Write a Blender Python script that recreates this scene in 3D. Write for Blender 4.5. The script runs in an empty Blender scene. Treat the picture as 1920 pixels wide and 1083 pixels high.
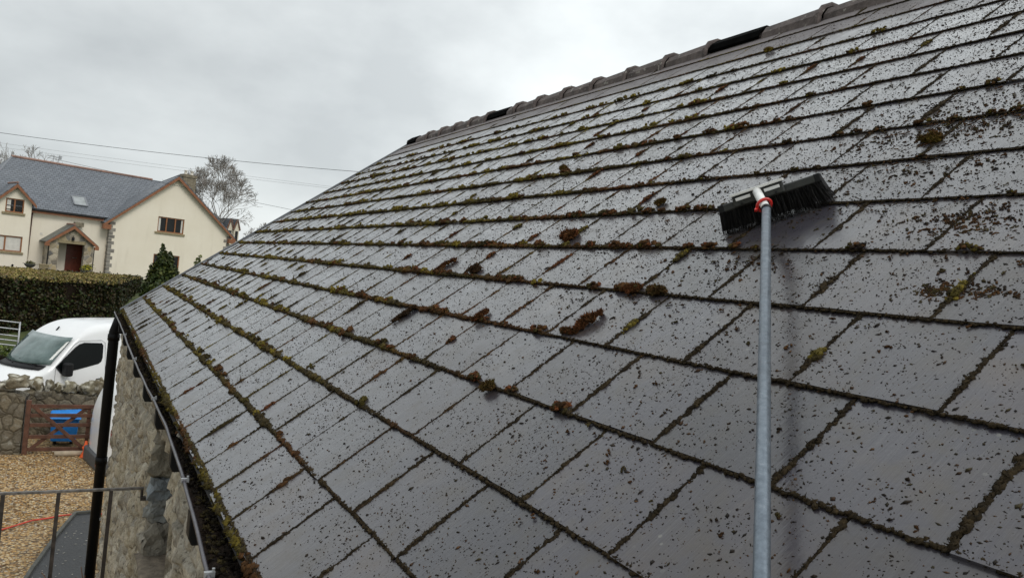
import bpy, math, random
import numpy as np
from mathutils import Vector, Matrix, noise as mn
R = math.radians
random.seed(7)
rng = np.random.default_rng(11)
scene = bpy.context.scene
COL = scene.collection

# ------------------------------------------------------------------ camera
cam_data = bpy.data.cameras.new('camera')
cam = bpy.data.objects.new('camera', cam_data)
COL.objects.link(cam)
_M = np.array([[0.86514322, -0.49060825, 0.10407092],
               [0.08797691, -0.05583231, -0.99455659],
               [0.49374819, 0.86958973, -0.00514074]])      # world -> (right, down, forward)
cam.matrix_world = Matrix(((_M[0][0], -_M[1][0], -_M[2][0], 0.0),
                           (_M[0][1], -_M[1][1], -_M[2][1], 0.0),
                           (_M[0][2], -_M[1][2], -_M[2][2], 4.5),
                           (0, 0, 0, 1)))
cam_data.sensor_width = 36
cam_data.lens = 36 * 1407.9 / 1920
cam_data.clip_start = 0.05
cam_data.clip_end = 2000
scene.camera = cam

# ------------------------------------------------------------------ sky and sun (overcast)
SUN_EL, SUN_AZ = R(48), R(165)          # azimuth measured from +Y towards +X
world = bpy.data.worlds.new("World")
scene.world = world
world.use_nodes = True
nt = world.node_tree
nt.nodes.clear()
out = nt.nodes.new('ShaderNodeOutputWorld')
sky = nt.nodes.new('ShaderNodeTexSky')
sky.sky_type = 'NISHITA'; sky.sun_disc = False
sky.sun_elevation = SUN_EL; sky.sun_rotation = SUN_AZ
bg1 = nt.nodes.new('ShaderNodeBackground'); bg1.inputs['Strength'].default_value = 0.07
nt.links.new(sky.outputs[0], bg1.inputs['Color'])
tc = nt.nodes.new('ShaderNodeTexCoord')
mp = nt.nodes.new('ShaderNodeMapping'); mp.inputs['Scale'].default_value = (1, 1, 1.8)
mp.inputs['Location'].default_value = (0.3, 0.1, 0.2)
nt.links.new(tc.outputs['Generated'], mp.inputs[0])
nz = nt.nodes.new('ShaderNodeTexNoise'); nz.inputs['Scale'].default_value = 2.3
nz.inputs['Detail'].default_value = 6; nz.inputs['Roughness'].default_value = 0.52
nt.links.new(mp.outputs[0], nz.inputs['Vector'])
cr = nt.nodes.new('ShaderNodeValToRGB')
cr.color_ramp.elements[0].position = 0.38; cr.color_ramp.elements[0].color = (0.60, 0.62, 0.63, 1)
cr.color_ramp.elements[1].position = 0.64; cr.color_ramp.elements[1].color = (0.90, 0.92, 0.92, 1)
nt.links.new(nz.outputs['Fac'], cr.inputs[0])
# thinner, brighter cloud on one side of the sky
dt = nt.nodes.new('ShaderNodeVectorMath'); dt.operation = 'DOT_PRODUCT'
dt.inputs[1].default_value = (0.90, 0.33, 0.28)
nt.links.new(tc.outputs['Generated'], dt.inputs[0])
mr = nt.nodes.new('ShaderNodeMapRange'); mr.inputs[1].default_value = 0.45; mr.inputs[2].default_value = 1.0
mr.inputs[3].default_value = 1.0; mr.inputs[4].default_value = 1.5
nt.links.new(dt.outputs['Value'], mr.inputs[0])
vm = nt.nodes.new('ShaderNodeVectorMath'); vm.operation = 'SCALE'
nt.links.new(cr.outputs[0], vm.inputs[0]); nt.links.new(mr.outputs[0], vm.inputs['Scale'])
# an overcast sky is brightest towards the zenith
sz = nt.nodes.new('ShaderNodeSeparateXYZ'); nt.links.new(tc.outputs['Generated'], sz.inputs[0])
mz = nt.nodes.new('ShaderNodeMapRange'); mz.inputs[1].default_value = 0.20; mz.inputs[2].default_value = 0.85
mz.inputs[3].default_value = 1.0; mz.inputs[4].default_value = 1.25
nt.links.new(sz.outputs['Z'], mz.inputs[0])
vz = nt.nodes.new('ShaderNodeVectorMath'); vz.operation = 'SCALE'
nt.links.new(vm.outputs[0], vz.inputs[0]); nt.links.new(mz.outputs[0], vz.inputs['Scale'])
bg2 = nt.nodes.new('ShaderNodeBackground'); bg2.inputs['Strength'].default_value = 1.0
vt = nt.nodes.new('ShaderNodeVectorMath'); vt.operation = 'MULTIPLY'; vt.inputs[1].default_value = (0.975, 1.0, 1.0)
nt.links.new(vz.outputs[0], vt.inputs[0]); nt.links.new(vt.outputs[0], bg2.inputs['Color'])
mx = nt.nodes.new('ShaderNodeMixShader'); mx.inputs[0].default_value = 0.90
nt.links.new(bg1.outputs[0], mx.inputs[1]); nt.links.new(bg2.outputs[0], mx.inputs[2])
nt.links.new(mx.outputs[0], out.inputs[0])

sd = bpy.data.lights.new('sun', 'SUN'); sd.energy = 1.4; sd.angle = R(25); sd.color = (1.0, 0.96, 0.9)
sun = bpy.data.objects.new('sun', sd); COL.objects.link(sun)
sdir = Vector((math.sin(SUN_AZ) * math.cos(SUN_EL), math.cos(SUN_AZ) * math.cos(SUN_EL), math.sin(SUN_EL)))
sun.rotation_euler = sdir.to_track_quat('Z', 'Y').to_euler()
scene.view_settings.view_transform = 'Standard'
scene.view_settings.look = 'None'
scene.view_settings.gamma = 1.0
scene.view_settings.exposure = 0.0

# ------------------------------------------------------------------ tagging
def tag(o, label=None, cat=None, group=None, kind=None):
    if label: o['label'] = label
    if cat: o['category'] = cat
    if group: o['group'] = group
    if kind: o['kind'] = kind
    return o
def empty(name, loc=(0, 0, 0), mat=None):
    o = bpy.data.objects.new(name, None); COL.objects.link(o)
    if mat is not None: o.matrix_world = mat
    else: o.location = loc
    return o
def thing(name, label, cat, loc=(0, 0, 0), group=None, mat=None):
    return tag(empty(name, loc, mat), label, cat, group)

# ------------------------------------------------------------------ materials
MATS = {}
class NT:
    """small helper around a node tree"""
    def __init__(s, name):
        s.m = bpy.data.materials.new(name); s.m.use_nodes = True
        s.t = s.m.node_tree; s.t.nodes.clear()
        s.o = s.n('ShaderNodeOutputMaterial'); s.b = s.n('ShaderNodeBsdfPrincipled')
        s.l(s.b.outputs[0], s.o.inputs[0])
        MATS[name] = s.m
    def n(s, t, **k):
        x = s.t.nodes.new(t)
        for a, v in k.items():
            if a.startswith('i_'): x.inputs[a[2:].replace('_', ' ')].default_value = v
            else: setattr(x, a, v)
        return x
    def l(s, a, b): s.t.links.new(a, b)
    def coord(s, scale=(1, 1, 1), kind='Object', rot=(0, 0, 0)):
        c = s.n('ShaderNodeTexCoord'); m = s.n('ShaderNodeMapping')
        m.inputs['Scale'].default_value = scale; m.inputs['Rotation'].default_value = rot
        s.l(c.outputs[kind], m.inputs[0]); return m.outputs[0]
    def noise(s, vec, scale, detail=4, rough=0.55):
        x = s.n('ShaderNodeTexNoise'); x.inputs['Scale'].default_value = scale
        x.inputs['Detail'].default_value = detail; x.inputs['Roughness'].default_value = rough
        s.l(vec, x.inputs['Vector']); return x.outputs['Fac']
    def voro(s, vec, scale, feat='F1', out='Distance'):
        x = s.n('ShaderNodeTexVoronoi', feature=feat); x.inputs['Scale'].default_value = scale
        s.l(vec, x.inputs['Vector']); return x.outputs[out]
    def ramp(s, fac, stops):
        x = s.n('ShaderNodeValToRGB'); e = x.color_ramp.elements
        while len(e) < len(stops): e.new(0.5)
        for i, (p, c) in enumerate(stops):
            e[i].position = p; e[i].color = (*c, 1) if len(c) == 3 else c
        s.l(fac, x.inputs[0]); return x.outputs[0]
    def mix(s, fac, a, b, mode='MIX'):
        x = s.n('ShaderNodeMix', data_type='RGBA', blend_type=mode)
        for i, v in ((0, fac), (6, a), (7, b)):
            if hasattr(v, 'links') or hasattr(v, 'is_linked'): s.l(v, x.inputs[i])
            elif i == 0: x.inputs[0].default_value = v
            else: x.inputs[i].default_value = (*v, 1)
        return x.outputs[2]
    def maprange(s, v, a, b, c, d):
        x = s.n('ShaderNodeMapRange'); s.l(v, x.inputs[0])
        for i, q in enumerate((a, b, c, d)): x.inputs[i + 1].default_value = q
        return x.outputs[0]
    def math(s, op, a, b):
        x = s.n('ShaderNodeMath', operation=op)
        for i, v in enumerate((a, b)):
            if hasattr(v, 'is_linked'): s.l(v, x.inputs[i])
            else: x.inputs[i].default_value = v
        return x.outputs[0]
    def bump(s, h, dist=0.01, strength=1.0, normal=None):
        x = s.n('ShaderNodeBump'); x.inputs['Distance'].default_value = dist
        x.inputs['Strength'].default_value = strength
        s.l(h, x.inputs['Height'])
        if normal is not None: s.l(normal, x.inputs['Normal'])
        s.l(x.outputs[0], s.b.inputs['Normal']); return x.outputs[0]
    def color(s, v):
        if hasattr(v, 'is_linked'): s.l(v, s.b.inputs['Base Color'])
        else: s.b.inputs['Base Color'].default_value = (*v, 1)
    def rough(s, v):
        if hasattr(v, 'is_linked'): s.l(v, s.b.inputs['Roughness'])
        else: s.b.inputs['Roughness'].default_value = v
    def attr(s, name, out='Color'):
        x = s.n('ShaderNodeAttribute'); x.attribute_name = name; return x.outputs[out]

def simple(name, col, rough=0.6, metal=0.0, var=0.15, scale=8, bump=0.0, bscale=40, spec=0.5):
    t = NT(name); v = t.coord()
    f = t.noise(v, scale, 5)
    a = tuple(c * (1 - var) for c in col); b = tuple(min(1, c * (1 + var)) for c in col)
    t.color(t.ramp(f, [(0.3, a), (0.7, b)]))
    t.rough(t.maprange(t.noise(v, scale * 2.3), 0.3, 0.7, max(0.02, rough - 0.08), min(1, rough + 0.08)))
    t.b.inputs['Metallic'].default_value = metal
    t.b.inputs['Specular IOR Level'].default_value = spec
    if bump: t.bump(t.noise(v, bscale, 6, 0.6), bump)
    return t.m

def coloured(name, rough=0.8, bump=0.002, bscale=300, spec=0.3, mul=None):
    """colour comes from the mesh's own 'tint' attribute"""
    t = NT(name); v = t.coord()
    c = t.attr('tint')
    f = t.maprange(t.noise(v, bscale * .5, 4), 0.3, 0.7, 0.65, 1.35)
    x = t.n('ShaderNodeVectorMath', operation='SCALE'); t.l(c, x.inputs[0]); t.l(f, x.inputs['Scale'])
    t.color(x.outputs[0]); t.rough(rough); t.b.inputs['Specular IOR Level'].default_value = spec
    if bump: t.bump(t.noise(v, bscale, 5, 0.7), bump)
    return t.m

# wet roofing slate: dark purple grey, water film, riven grain along the slope
def slate_mat(name='slate', fac=1.0):
    t = NT(name); v = t.coord()
    # coordinates along the slope: rotate so local x runs up the slope
    vs = t.coord((1, 1, 1), 'Object', (0, R(37.5), 0))
    st = t.n('ShaderNodeMapping'); st.inputs['Scale'].default_value = (5, 60, 60); t.l(vs, st.inputs[0])
    grain = t.noise(st.outputs[0], 1.0, 6, 0.62)
    st2 = t.n('ShaderNodeMapping'); st2.inputs['Scale'].default_value = (16, 210, 210); t.l(vs, st2.inputs[0])
    fine = t.noise(st2.outputs[0], 1.0, 4, 0.6)
    big = t.noise(v, 2.6, 4)
    mid = t.noise(v, 14, 5, 0.6)
    tint = t.attr('tint')
    base = t.mix(big, (0.025 * fac, 0.0225 * fac, 0.029 * fac), (0.047 * fac, 0.043 * fac, 0.052 * fac))
    base = t.mix(t.maprange(mid, 0.48, 0.70, 0, 0.6), base, (0.048 * fac, 0.038 * fac, 0.026 * fac))
    base = t.mix(t.maprange(t.noise(v, 5.5, 4), 0.52, 0.68, 0, 0.5), base, (0.055, 0.040, 0.030))
    base = t.mix(1.0, base, tint, 'MULTIPLY')
    base = t.mix(t.maprange(grain, 0.58, 0.80, 0, 0.35), base, (0.13, 0.125, 0.125))
    spots = t.voro(v, 34, 'F1', 'Distance'); base = t.mix(t.math('MULTIPLY', t.maprange(spots, 0.10, 0.16, 1, 0), t.maprange(t.noise(v, 3.7, 3), .56, .64, 0, .6)), base, (0.17, 0.17, 0.15))
    base = t.mix(t.math('MULTIPLY', t.attr('dry', 'Fac'), 0.8), base, (0.17, 0.15, 0.15))
    t.color(base)
    sx = t.n('ShaderNodeSeparateColor'); t.l(tint, sx.inputs[0])
    r = t.maprange(mid, 0.3, 0.7, 0.22, 0.42)
    dry = t.attr('dry', 'Fac')
    t.rough(t.math('ADD', r, t.math('MULTIPLY', dry, 0.4)))
    t.b.inputs['IOR'].default_value = 1.40
    wet = t.math('SUBTRACT', 1.0, dry)
    t.l(t.math('MULTIPLY', wet, 1.0), t.b.inputs['Coat Weight'])
    t.l(t.maprange(mid, 0.35, 0.65, 0.11, 0.24), t.b.inputs['Coat Roughness'])
    t.b.inputs['Coat IOR'].default_value = 1.47
    h = t.math('ADD', t.math('MULTIPLY', grain, 0.5), t.math('MULTIPLY', t.noise(v, 60, 4), 0.35))
    h = t.math('ADD', h, t.math('MULTIPLY', fine, 0.42))
    bn_ = t.bump(h, 0.0022, 0.7)
    b2 = t.n('ShaderNodeBump'); b2.inputs['Distance'].default_value = 0.0022; b2.inputs['Strength'].default_value = 0.35
    t.l(h, b2.inputs['Height']); t.l(b2.outputs[0], t.b.inputs['Coat Normal'])
    return t.m
slate_mat()
coloured('moss', 0.9, 0.003, 260, 0.15)
coloured('debris', 0.7, 0.001, 500, 0.3)
coloured('leaf', 0.55, 0, 300, 0.3)
coloured('stones', 0.85, 0.010, 45, 0.3)
coloured('jamb_rock', 0.85, 0.030, 22, 0.3)

def rubble(name, cols, mortar, scale, bd=0.012):
    t = NT(name); v = t.coord()
    w = t.n('ShaderNodeVectorMath', operation='ADD')
    nn = t.n('ShaderNodeTexNoise'); nn.inputs['Scale'].default_value = 5; t.l(v, nn.inputs['Vector'])
    s2 = t.n('ShaderNodeVectorMath', operation='SCALE'); s2.inputs['Scale'].default_value = 0.16
    t.l(nn.outputs['Color'], s2.inputs[0]); t.l(v, w.inputs[0]); t.l(s2.outputs[0], w.inputs[1])
    edge = t.voro(w.outputs[0], scale, 'DISTANCE_TO_EDGE')
    cell = t.voro(w.outputs[0], scale, 'F1', 'Color')
    sp = t.n('ShaderNodeSeparateColor'); t.l(cell, sp.inputs[0])
    c = t.ramp(sp.outputs[0], [(i / (len(cols) - 1), q) for i, q in enumerate(cols)])
    fine = t.noise(v, 26, 6, 0.65)
    c = t.mix(t.maprange(fine, 0.45, 0.72, 0, 0.55), c, tuple(q * 0.42 for q in cols[0]))
    c = t.mix(t.maprange(t.noise(v, 9, 5, .6), 0.56, 0.7, 0, 0.5), c, (0.34, 0.33, 0.29))
    m = t.maprange(edge, 0.02, 0.09, 1, 0)
    c = t.mix(m, c, mortar)
    t.color(c); t.rough(0.88)
    h = t.math('ADD', t.maprange(edge, 0, 0.16, 0, 1), t.math('MULTIPLY', fine, 0.8))
    t.bump(h, bd)
    return t.m
rubble('rubble_wall', [(0.22, 0.185, 0.13), (0.31, 0.265, 0.19), (0.20, 0.185, 0.155), (0.36, 0.31, 0.21), (0.17, 0.15, 0.12)], (0.27, 0.235, 0.17), 7.5, 0.02)
rubble('field_stone', [(0.14, 0.118, 0.08), (0.20, 0.165, 0.11), (0.12, 0.105, 0.08), (0.22, 0.19, 0.135)], (0.085, 0.07, 0.045), 4.4, 0.02)
rubble('porch_stone', [(0.38, 0.31, 0.20), (0.16, 0.155, 0.15), (0.55, 0.48, 0.36), (0.11, 0.11, 0.11), (0.44, 0.35, 0.20)], (0.36, 0.31, 0.23), 2.9, 0.02)
def streaky_wall():
    t = NT('lime_wall'); v = t.coord()
    st = t.coord((5.5, 5.5, 3.2)); a = t.noise(st, 1.0, 8, 0.72)
    b = t.noise(t.coord((30, 22, 16)), 1.0, 6, 0.7)
    big = t.noise(v, 1.1, 3)
    edge = t.voro(t.coord((5, 4.2, 7.5)), 1.0, 'DISTANCE_TO_EDGE')
    cell = t.voro(t.coord((5, 4.2, 7.5)), 1.0, 'F1', 'Color')
    sp = t.n('ShaderNodeSeparateColor'); t.l(cell, sp.inputs[0])
    c = t.ramp(a, [(0.28, (0.12, 0.10, 0.07)), (0.40, (0.36, 0.31, 0.225)), (0.52, (0.56, 0.49, 0.37)), (0.66, (0.74, 0.68, 0.56))])
    c = t.mix(t.maprange(sp.outputs[0], 0.3, 0.9, 0, 0.5), c, (0.30, 0.29, 0.27))
    c = t.mix(t.maprange(big, 0.5, 0.68, 0, 0.42), c, (0.44, 0.34, 0.17))
    c = t.mix(t.maprange(b, 0.55, 0.63, 0, 0.8), c, (0.085, 0.07, 0.05))
    c = t.mix(t.maprange(b, 0.42, 0.32, 0, 0.7), c, (0.68, 0.64, 0.55))
    f3 = t.noise(t.coord((70, 50, 45)), 1.0, 4, 0.6); c = t.mix(t.maprange(f3, 0.56, 0.64, 0, 0.4), c, (0.14, 0.12, 0.085))
    t.color(c); t.rough(0.9)
    t.bump(t.math('SUBTRACT', t.math('ADD', a, t.math('MULTIPLY', b, -0.6)), t.math('MULTIPLY', f3, .35)), 0.05)
streaky_wall()
def gravel_mat():
    t = NT('gravel'); v = t.coord()
    d = t.voro(v, 24, 'F1', 'Distance'); c = t.voro(v, 24, 'F1', 'Color')
    sp = t.n('ShaderNodeSeparateColor'); t.l(c, sp.inputs[0])
    col = t.ramp(sp.outputs[0], [(0, (0.13, 0.066, 0.024)), (0.2, (0.36, 0.22, 0.09)), (0.4, (0.58, 0.38, 0.165)), (0.6, (0.44, 0.26, 0.095)), (0.8, (0.66, 0.53, 0.33)), (1, (0.27, 0.17, 0.085))])
    col = t.mix(t.maprange(d, 0.42, 0.75, 0, 0.85), col, (0.045, 0.03, 0.015))
    big = t.noise(v, 0.9, 5)
    col = t.mix(t.maprange(big, 0.42, 0.72, 0, 0.5), col, (0.16, 0.10, 0.045))
    g = t.noise(v, 0.35, 4)
    t.color(col); t.rough(0.75)
    t.bump(t.math('SUBTRACT', 1.0, d), 0.03)
gravel_mat()
def lawn_mat():
    t = NT('lawn'); v = t.coord()
    t.color(t.ramp(t.noise(v, 1.5, 8, .7), [(0.3, (0.03, 0.045, 0.012)), (0.5, (0.06, 0.08, 0.02)), (0.7, (0.10, 0.10, 0.035))]))
    t.rough(0.95); t.bump(t.noise(v, 40, 5), 0.03)
lawn_mat()
def render_mat():
    t = NT('cream_render'); v = t.coord()
    c = t.ramp(t.noise(v, 0.5, 5, .6), [(0.3, (0.77, 0.70, 0.575)), (0.7, (0.83, 0.765, 0.645))])
    st = t.coord((1.6, 1.6, 0.22)); c = t.mix(t.maprange(t.noise(st, 1.5, 5), 0.55, 0.8, 0, 0.4), c, (0.60, 0.54, 0.43))
    t.color(c); t.rough(0.9); t.bump(t.noise(v, 60, 3), 0.003)
render_mat()
def roof_mat(name, a, b, pitch_scale=0.24):
    """slates of a distant roof: u = along, v = up the slope, taken from UV in metres"""
    t = NT(name); uv = t.n('ShaderNodeUVMap').outputs[0]
    br = t.n('ShaderNodeTexBrick'); t.l(uv, br.inputs['Vector'])
    br.inputs['Color1'].default_value = (*a, 1); br.inputs['Color2'].default_value = (*b, 1)
    br.inputs['Mortar'].default_value = (0.065, 0.07, 0.08, 1)
    br.inputs['Scale'].default_value = 1.0; br.inputs['Brick Width'].default_value = 0.30
    br.inputs['Row Height'].default_value = pitch_scale; br.inputs['Mortar Size'].default_value = 0.016
    br.inputs['Bias'].default_value = 0.0
    v = t.coord()
    c = t.mix(t.maprange(t.noise(v, .5, 4, .6), 0.5, 0.75, 0, 0.3), br.outputs['Color'], (0.18, 0.19, 0.20))
    t.color(c); t.rough(t.maprange(t.noise(v, 3, 4), .3, .7, 0.35, 0.6))
    t.bump(br.outputs['Fac'], -0.02)
roof_mat('house_slate', (0.115, 0.128, 0.148), (0.155, 0.17, 0.195))
roof_mat('porch_slate', (0.09, 0.10, 0.09), (0.14, 0.145, 0.125))

simple('timber', (0.24, 0.095, 0.042), 0.5, var=0.25, scale=6, bump=0.003)
simple('window_frame', (0.26, 0.105, 0.04), 0.5, var=0.2)
simple('door_wood', (0.15, 0.035, 0.018), 0.4, var=0.2, scale=5)
simple('sill_stone', (0.27, 0.22, 0.13), 0.8, var=0.2, bump=0.004)
simple('quoin_stone', (0.23, 0.215, 0.19), 0.85, var=0.4, scale=2.5, bump=0.01, bscale=12)
simple('terracotta', (0.27, 0.165, 0.13), 0.8, var=0.3, scale=4, bump=0.004)
simple('chimney_brick', (0.20, 0.17, 0.12), 0.85, var=0.35, scale=6, bump=0.006)
simple('pot_white', (0.66, 0.62, 0.55), 0.7)
simple('curtain', (0.62, 0.60, 0.55), 0.9, var=0.1, scale=5)
simple('black_paint', (0.004, 0.004, 0.0045), 0.5, var=0.3, spec=0.16)
simple('void_black', (0.003, 0.003, 0.003), 0.9, var=0.3, spec=0.03)
simple('black_plastic', (0.010, 0.010, 0.011), 0.55, var=0.3, spec=0.25)
simple('rust_iron', (0.035, 0.028, 0.024), 0.55, var=0.6, scale=22, bump=0.0015, bscale=90)
simple('rail_iron', (0.13, 0.12, 0.11), 0.5, var=0.55, scale=30, bump=0.0012, bscale=120)
simple('gutter_metal', (0.075, 0.07, 0.08), 0.34, 0.35, var=0.35, scale=10, bump=0.001)
simple('galvanised', (0.36, 0.37, 0.38), 0.45, 0.6, var=0.2, scale=20)
simple('car_white', (0.80, 0.81, 0.82), 0.18, var=0.03, scale=2)
simple('bumper_grey', (0.075, 0.078, 0.082), 0.6, var=0.1)
simple('chrome', (0.80, 0.80, 0.80), 0.18, 1.0, var=0.05)
simple('silver_paint', (0.78, 0.78, 0.76), 0.35, 0.0, var=0.05)
simple('red_plastic', (0.52, 0.02, 0.015), 0.35, var=0.1)
simple('red_lamp', (0.22, 0.008, 0.006), 0.15, var=0.2)
simple('orange_plastic', (0.85, 0.12, 0.02), 0.4, var=0.2, scale=25)
simple('tyre', (0.02, 0.02, 0.02), 0.85)
simple('hose_red', (0.55, 0.06, 0.035), 0.5, var=0.2)
simple('gate_wood', (0.095, 0.040, 0.023), 0.65, var=0.35, scale=9, bump=0.004, bscale=30)
simple('pale_log', (0.40, 0.33, 0.24), 0.8, var=0.2, scale=9, bump=0.004)
simple('bin_blue', (0.015, 0.22, 0.66), 0.42, var=0.15, scale=9)
simple('brush_block', (0.030, 0.031, 0.028), 0.5, var=0.25, scale=30, bump=0.0006, bscale=200)
simple('bristle', (0.007, 0.0065, 0.0065), 0.6, var=0.3, scale=50, spec=0.2)
simple('bark', (0.085, 0.075, 0.062), 0.9, var=0.3, scale=6)
simple('twig', (0.23, 0.205, 0.18), 0.9, var=0.3, scale=6)
simple('dry_stem', (0.16, 0.085, 0.045), 0.85, var=0.3, scale=30)
simple('soil', (0.014, 0.009, 0.006), 0.95, var=0.6, scale=60, bump=0.008, bscale=110, spec=0.12)
simple('underlay', (0.012, 0.010, 0.009), 0.9)
simple('mulch', (0.025, 0.026, 0.028), 0.5, var=0.4, scale=22, bump=0.008, bscale=30)
simple('kerb_stone', (0.085, 0.085, 0.075), 0.8, var=0.35, scale=12, bump=0.004)
simple('flagstone', (0.085, 0.075, 0.062), 0.75, var=0.35, scale=4, bump=0.008, bscale=14)
simple('redbrown_board', (0.06, 0.022, 0.014), 0.7, var=0.4, scale=12)
simple('lead', (0.19, 0.20, 0.22), 0.5, var=0.15)
simple('verge_grey', (0.125, 0.135, 0.15), 0.5, var=0.25, scale=12)
simple('cable_black', (0.03, 0.03, 0.032), 0.6)
simple('pale_cable', (0.42, 0.43, 0.44), 0.6)
def glass(name, col=(0.012, 0.014, 0.014), r=0.06):
    t = NT(name); v = t.coord()
    t.color(t.ramp(t.noise(v, 1.3, 3), [(0.3, tuple(c * .5 for c in col)), (0.7, col)]))
    t.rough(r); t.b.inputs['IOR'].default_value = 1.5; return t.m
glass('window_glass'); glass('side_glass', (0.004, 0.006, 0.006), 0.05); MATS['side_glass'].node_tree.nodes['Principled BSDF'].inputs['Specular IOR Level'].default_value = 0.12; MATS['window_glass'].node_tree.nodes['Principled BSDF'].inputs['Specular IOR Level'].default_value = 0.3
def windscreen():
    t = NT('windscreen'); v = t.coord()
    t.color(t.ramp(t.noise(v, 2.2, 5, .6), [(0.35, (0.05, 0.085, 0.08)), (0.55, (0.12, 0.17, 0.165)), (0.75, (0.20, 0.26, 0.26))]))
    t.rough(0.07); t.b.inputs['Specular IOR Level'].default_value = 0.8
windscreen()
glass('skylight_glass', (0.42, 0.45, 0.46), 0.12)
def lichen_tile():
    t = NT('ridge_clay'); v = t.coord()
    c = t.ramp(t.noise(v, 9, 6, .7), [(0.3, (0.040, 0.032, 0.030)), (0.5, (0.095, 0.075, 0.070)), (0.7, (0.16, 0.13, 0.12))])
    c = t.mix(t.maprange(t.noise(v, 26, 3, .5), 0.63, 0.68, 0, 0.8), c, (0.30, 0.28, 0.25))
    t.color(c); t.rough(0.8); t.bump(t.noise(v, 70, 5), 0.006)
lichen_tile()
def pole_mat():
    t = NT('pole_grey'); v = t.coord()
    a = t.noise(v, 70, 4, .7); st = t.coord((9, 9, 260)); b = t.noise(st, 1.0, 3)
    t.color(t.ramp(a, [(0.3, (0.13, 0.155, 0.185)), (0.6, (0.20, 0.235, 0.275)), (0.8, (0.34, 0.37, 0.40))]))
    t.rough(t.maprange(b, .3, .7, 0.28, 0.5)); t.b.inputs['Metallic'].default_value = 0.75
    t.bump(b, 0.0004)
pole_mat()

# ------------------------------------------------------------------ mesh helpers
def mesh_obj(name, verts, faces, mat, parent=None, smooth=False, tint=None, matrix=None):
    me = bpy.data.meshes.new(name)
    me.from_pydata([tuple(map(float, v)) for v in verts], [], [tuple(f) for f in faces])
    return _finish(name, me, mat, parent, smooth, tint)
def _finish(name, me, mat, parent, smooth, tint=None, attrs=None):
    me.update(calc_edges=True); me.validate()
    if smooth: me.polygons.foreach_set('use_smooth', [True] * len(me.polygons))
    if tint is not None:
        a = me.color_attributes.new('tint', 'FLOAT_COLOR', 'POINT')
        buf = np.ones((len(me.vertices), 4), np.float32); buf[:, :3] = tint; a.data.foreach_set('color', buf.ravel())
    if attrs:
        for k, v in attrs.items():
            a = me.attributes.new(k, 'FLOAT', 'POINT'); a.data.foreach_set('value', np.asarray(v, np.float32))
    me.materials.append(MATS[mat] if isinstance(mat, str) else mat)
    o = bpy.data.objects.new(name, me); COL.objects.link(o)
    if parent is not None: o.parent = parent
    return o
def tri_obj(name, V, T, mat, parent=None, smooth=True, tint=None):
    """fast mesh from numpy arrays of vertices and equal-size faces"""
    me = bpy.data.meshes.new(name); V = np.asarray(V, np.float32); T = np.asarray(T, np.int32)
    k = T.shape[1]
    me.vertices.add(len(V)); me.vertices.foreach_set('co', V.ravel())
    me.loops.add(T.size); me.loops.foreach_set('vertex_index', T.ravel())
    me.polygons.add(len(T)); me.polygons.foreach_set('loop_start', np.arange(0, T.size, k, dtype=np.int32))
    return _finish(name, me, mat, parent, smooth, tint)

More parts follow.
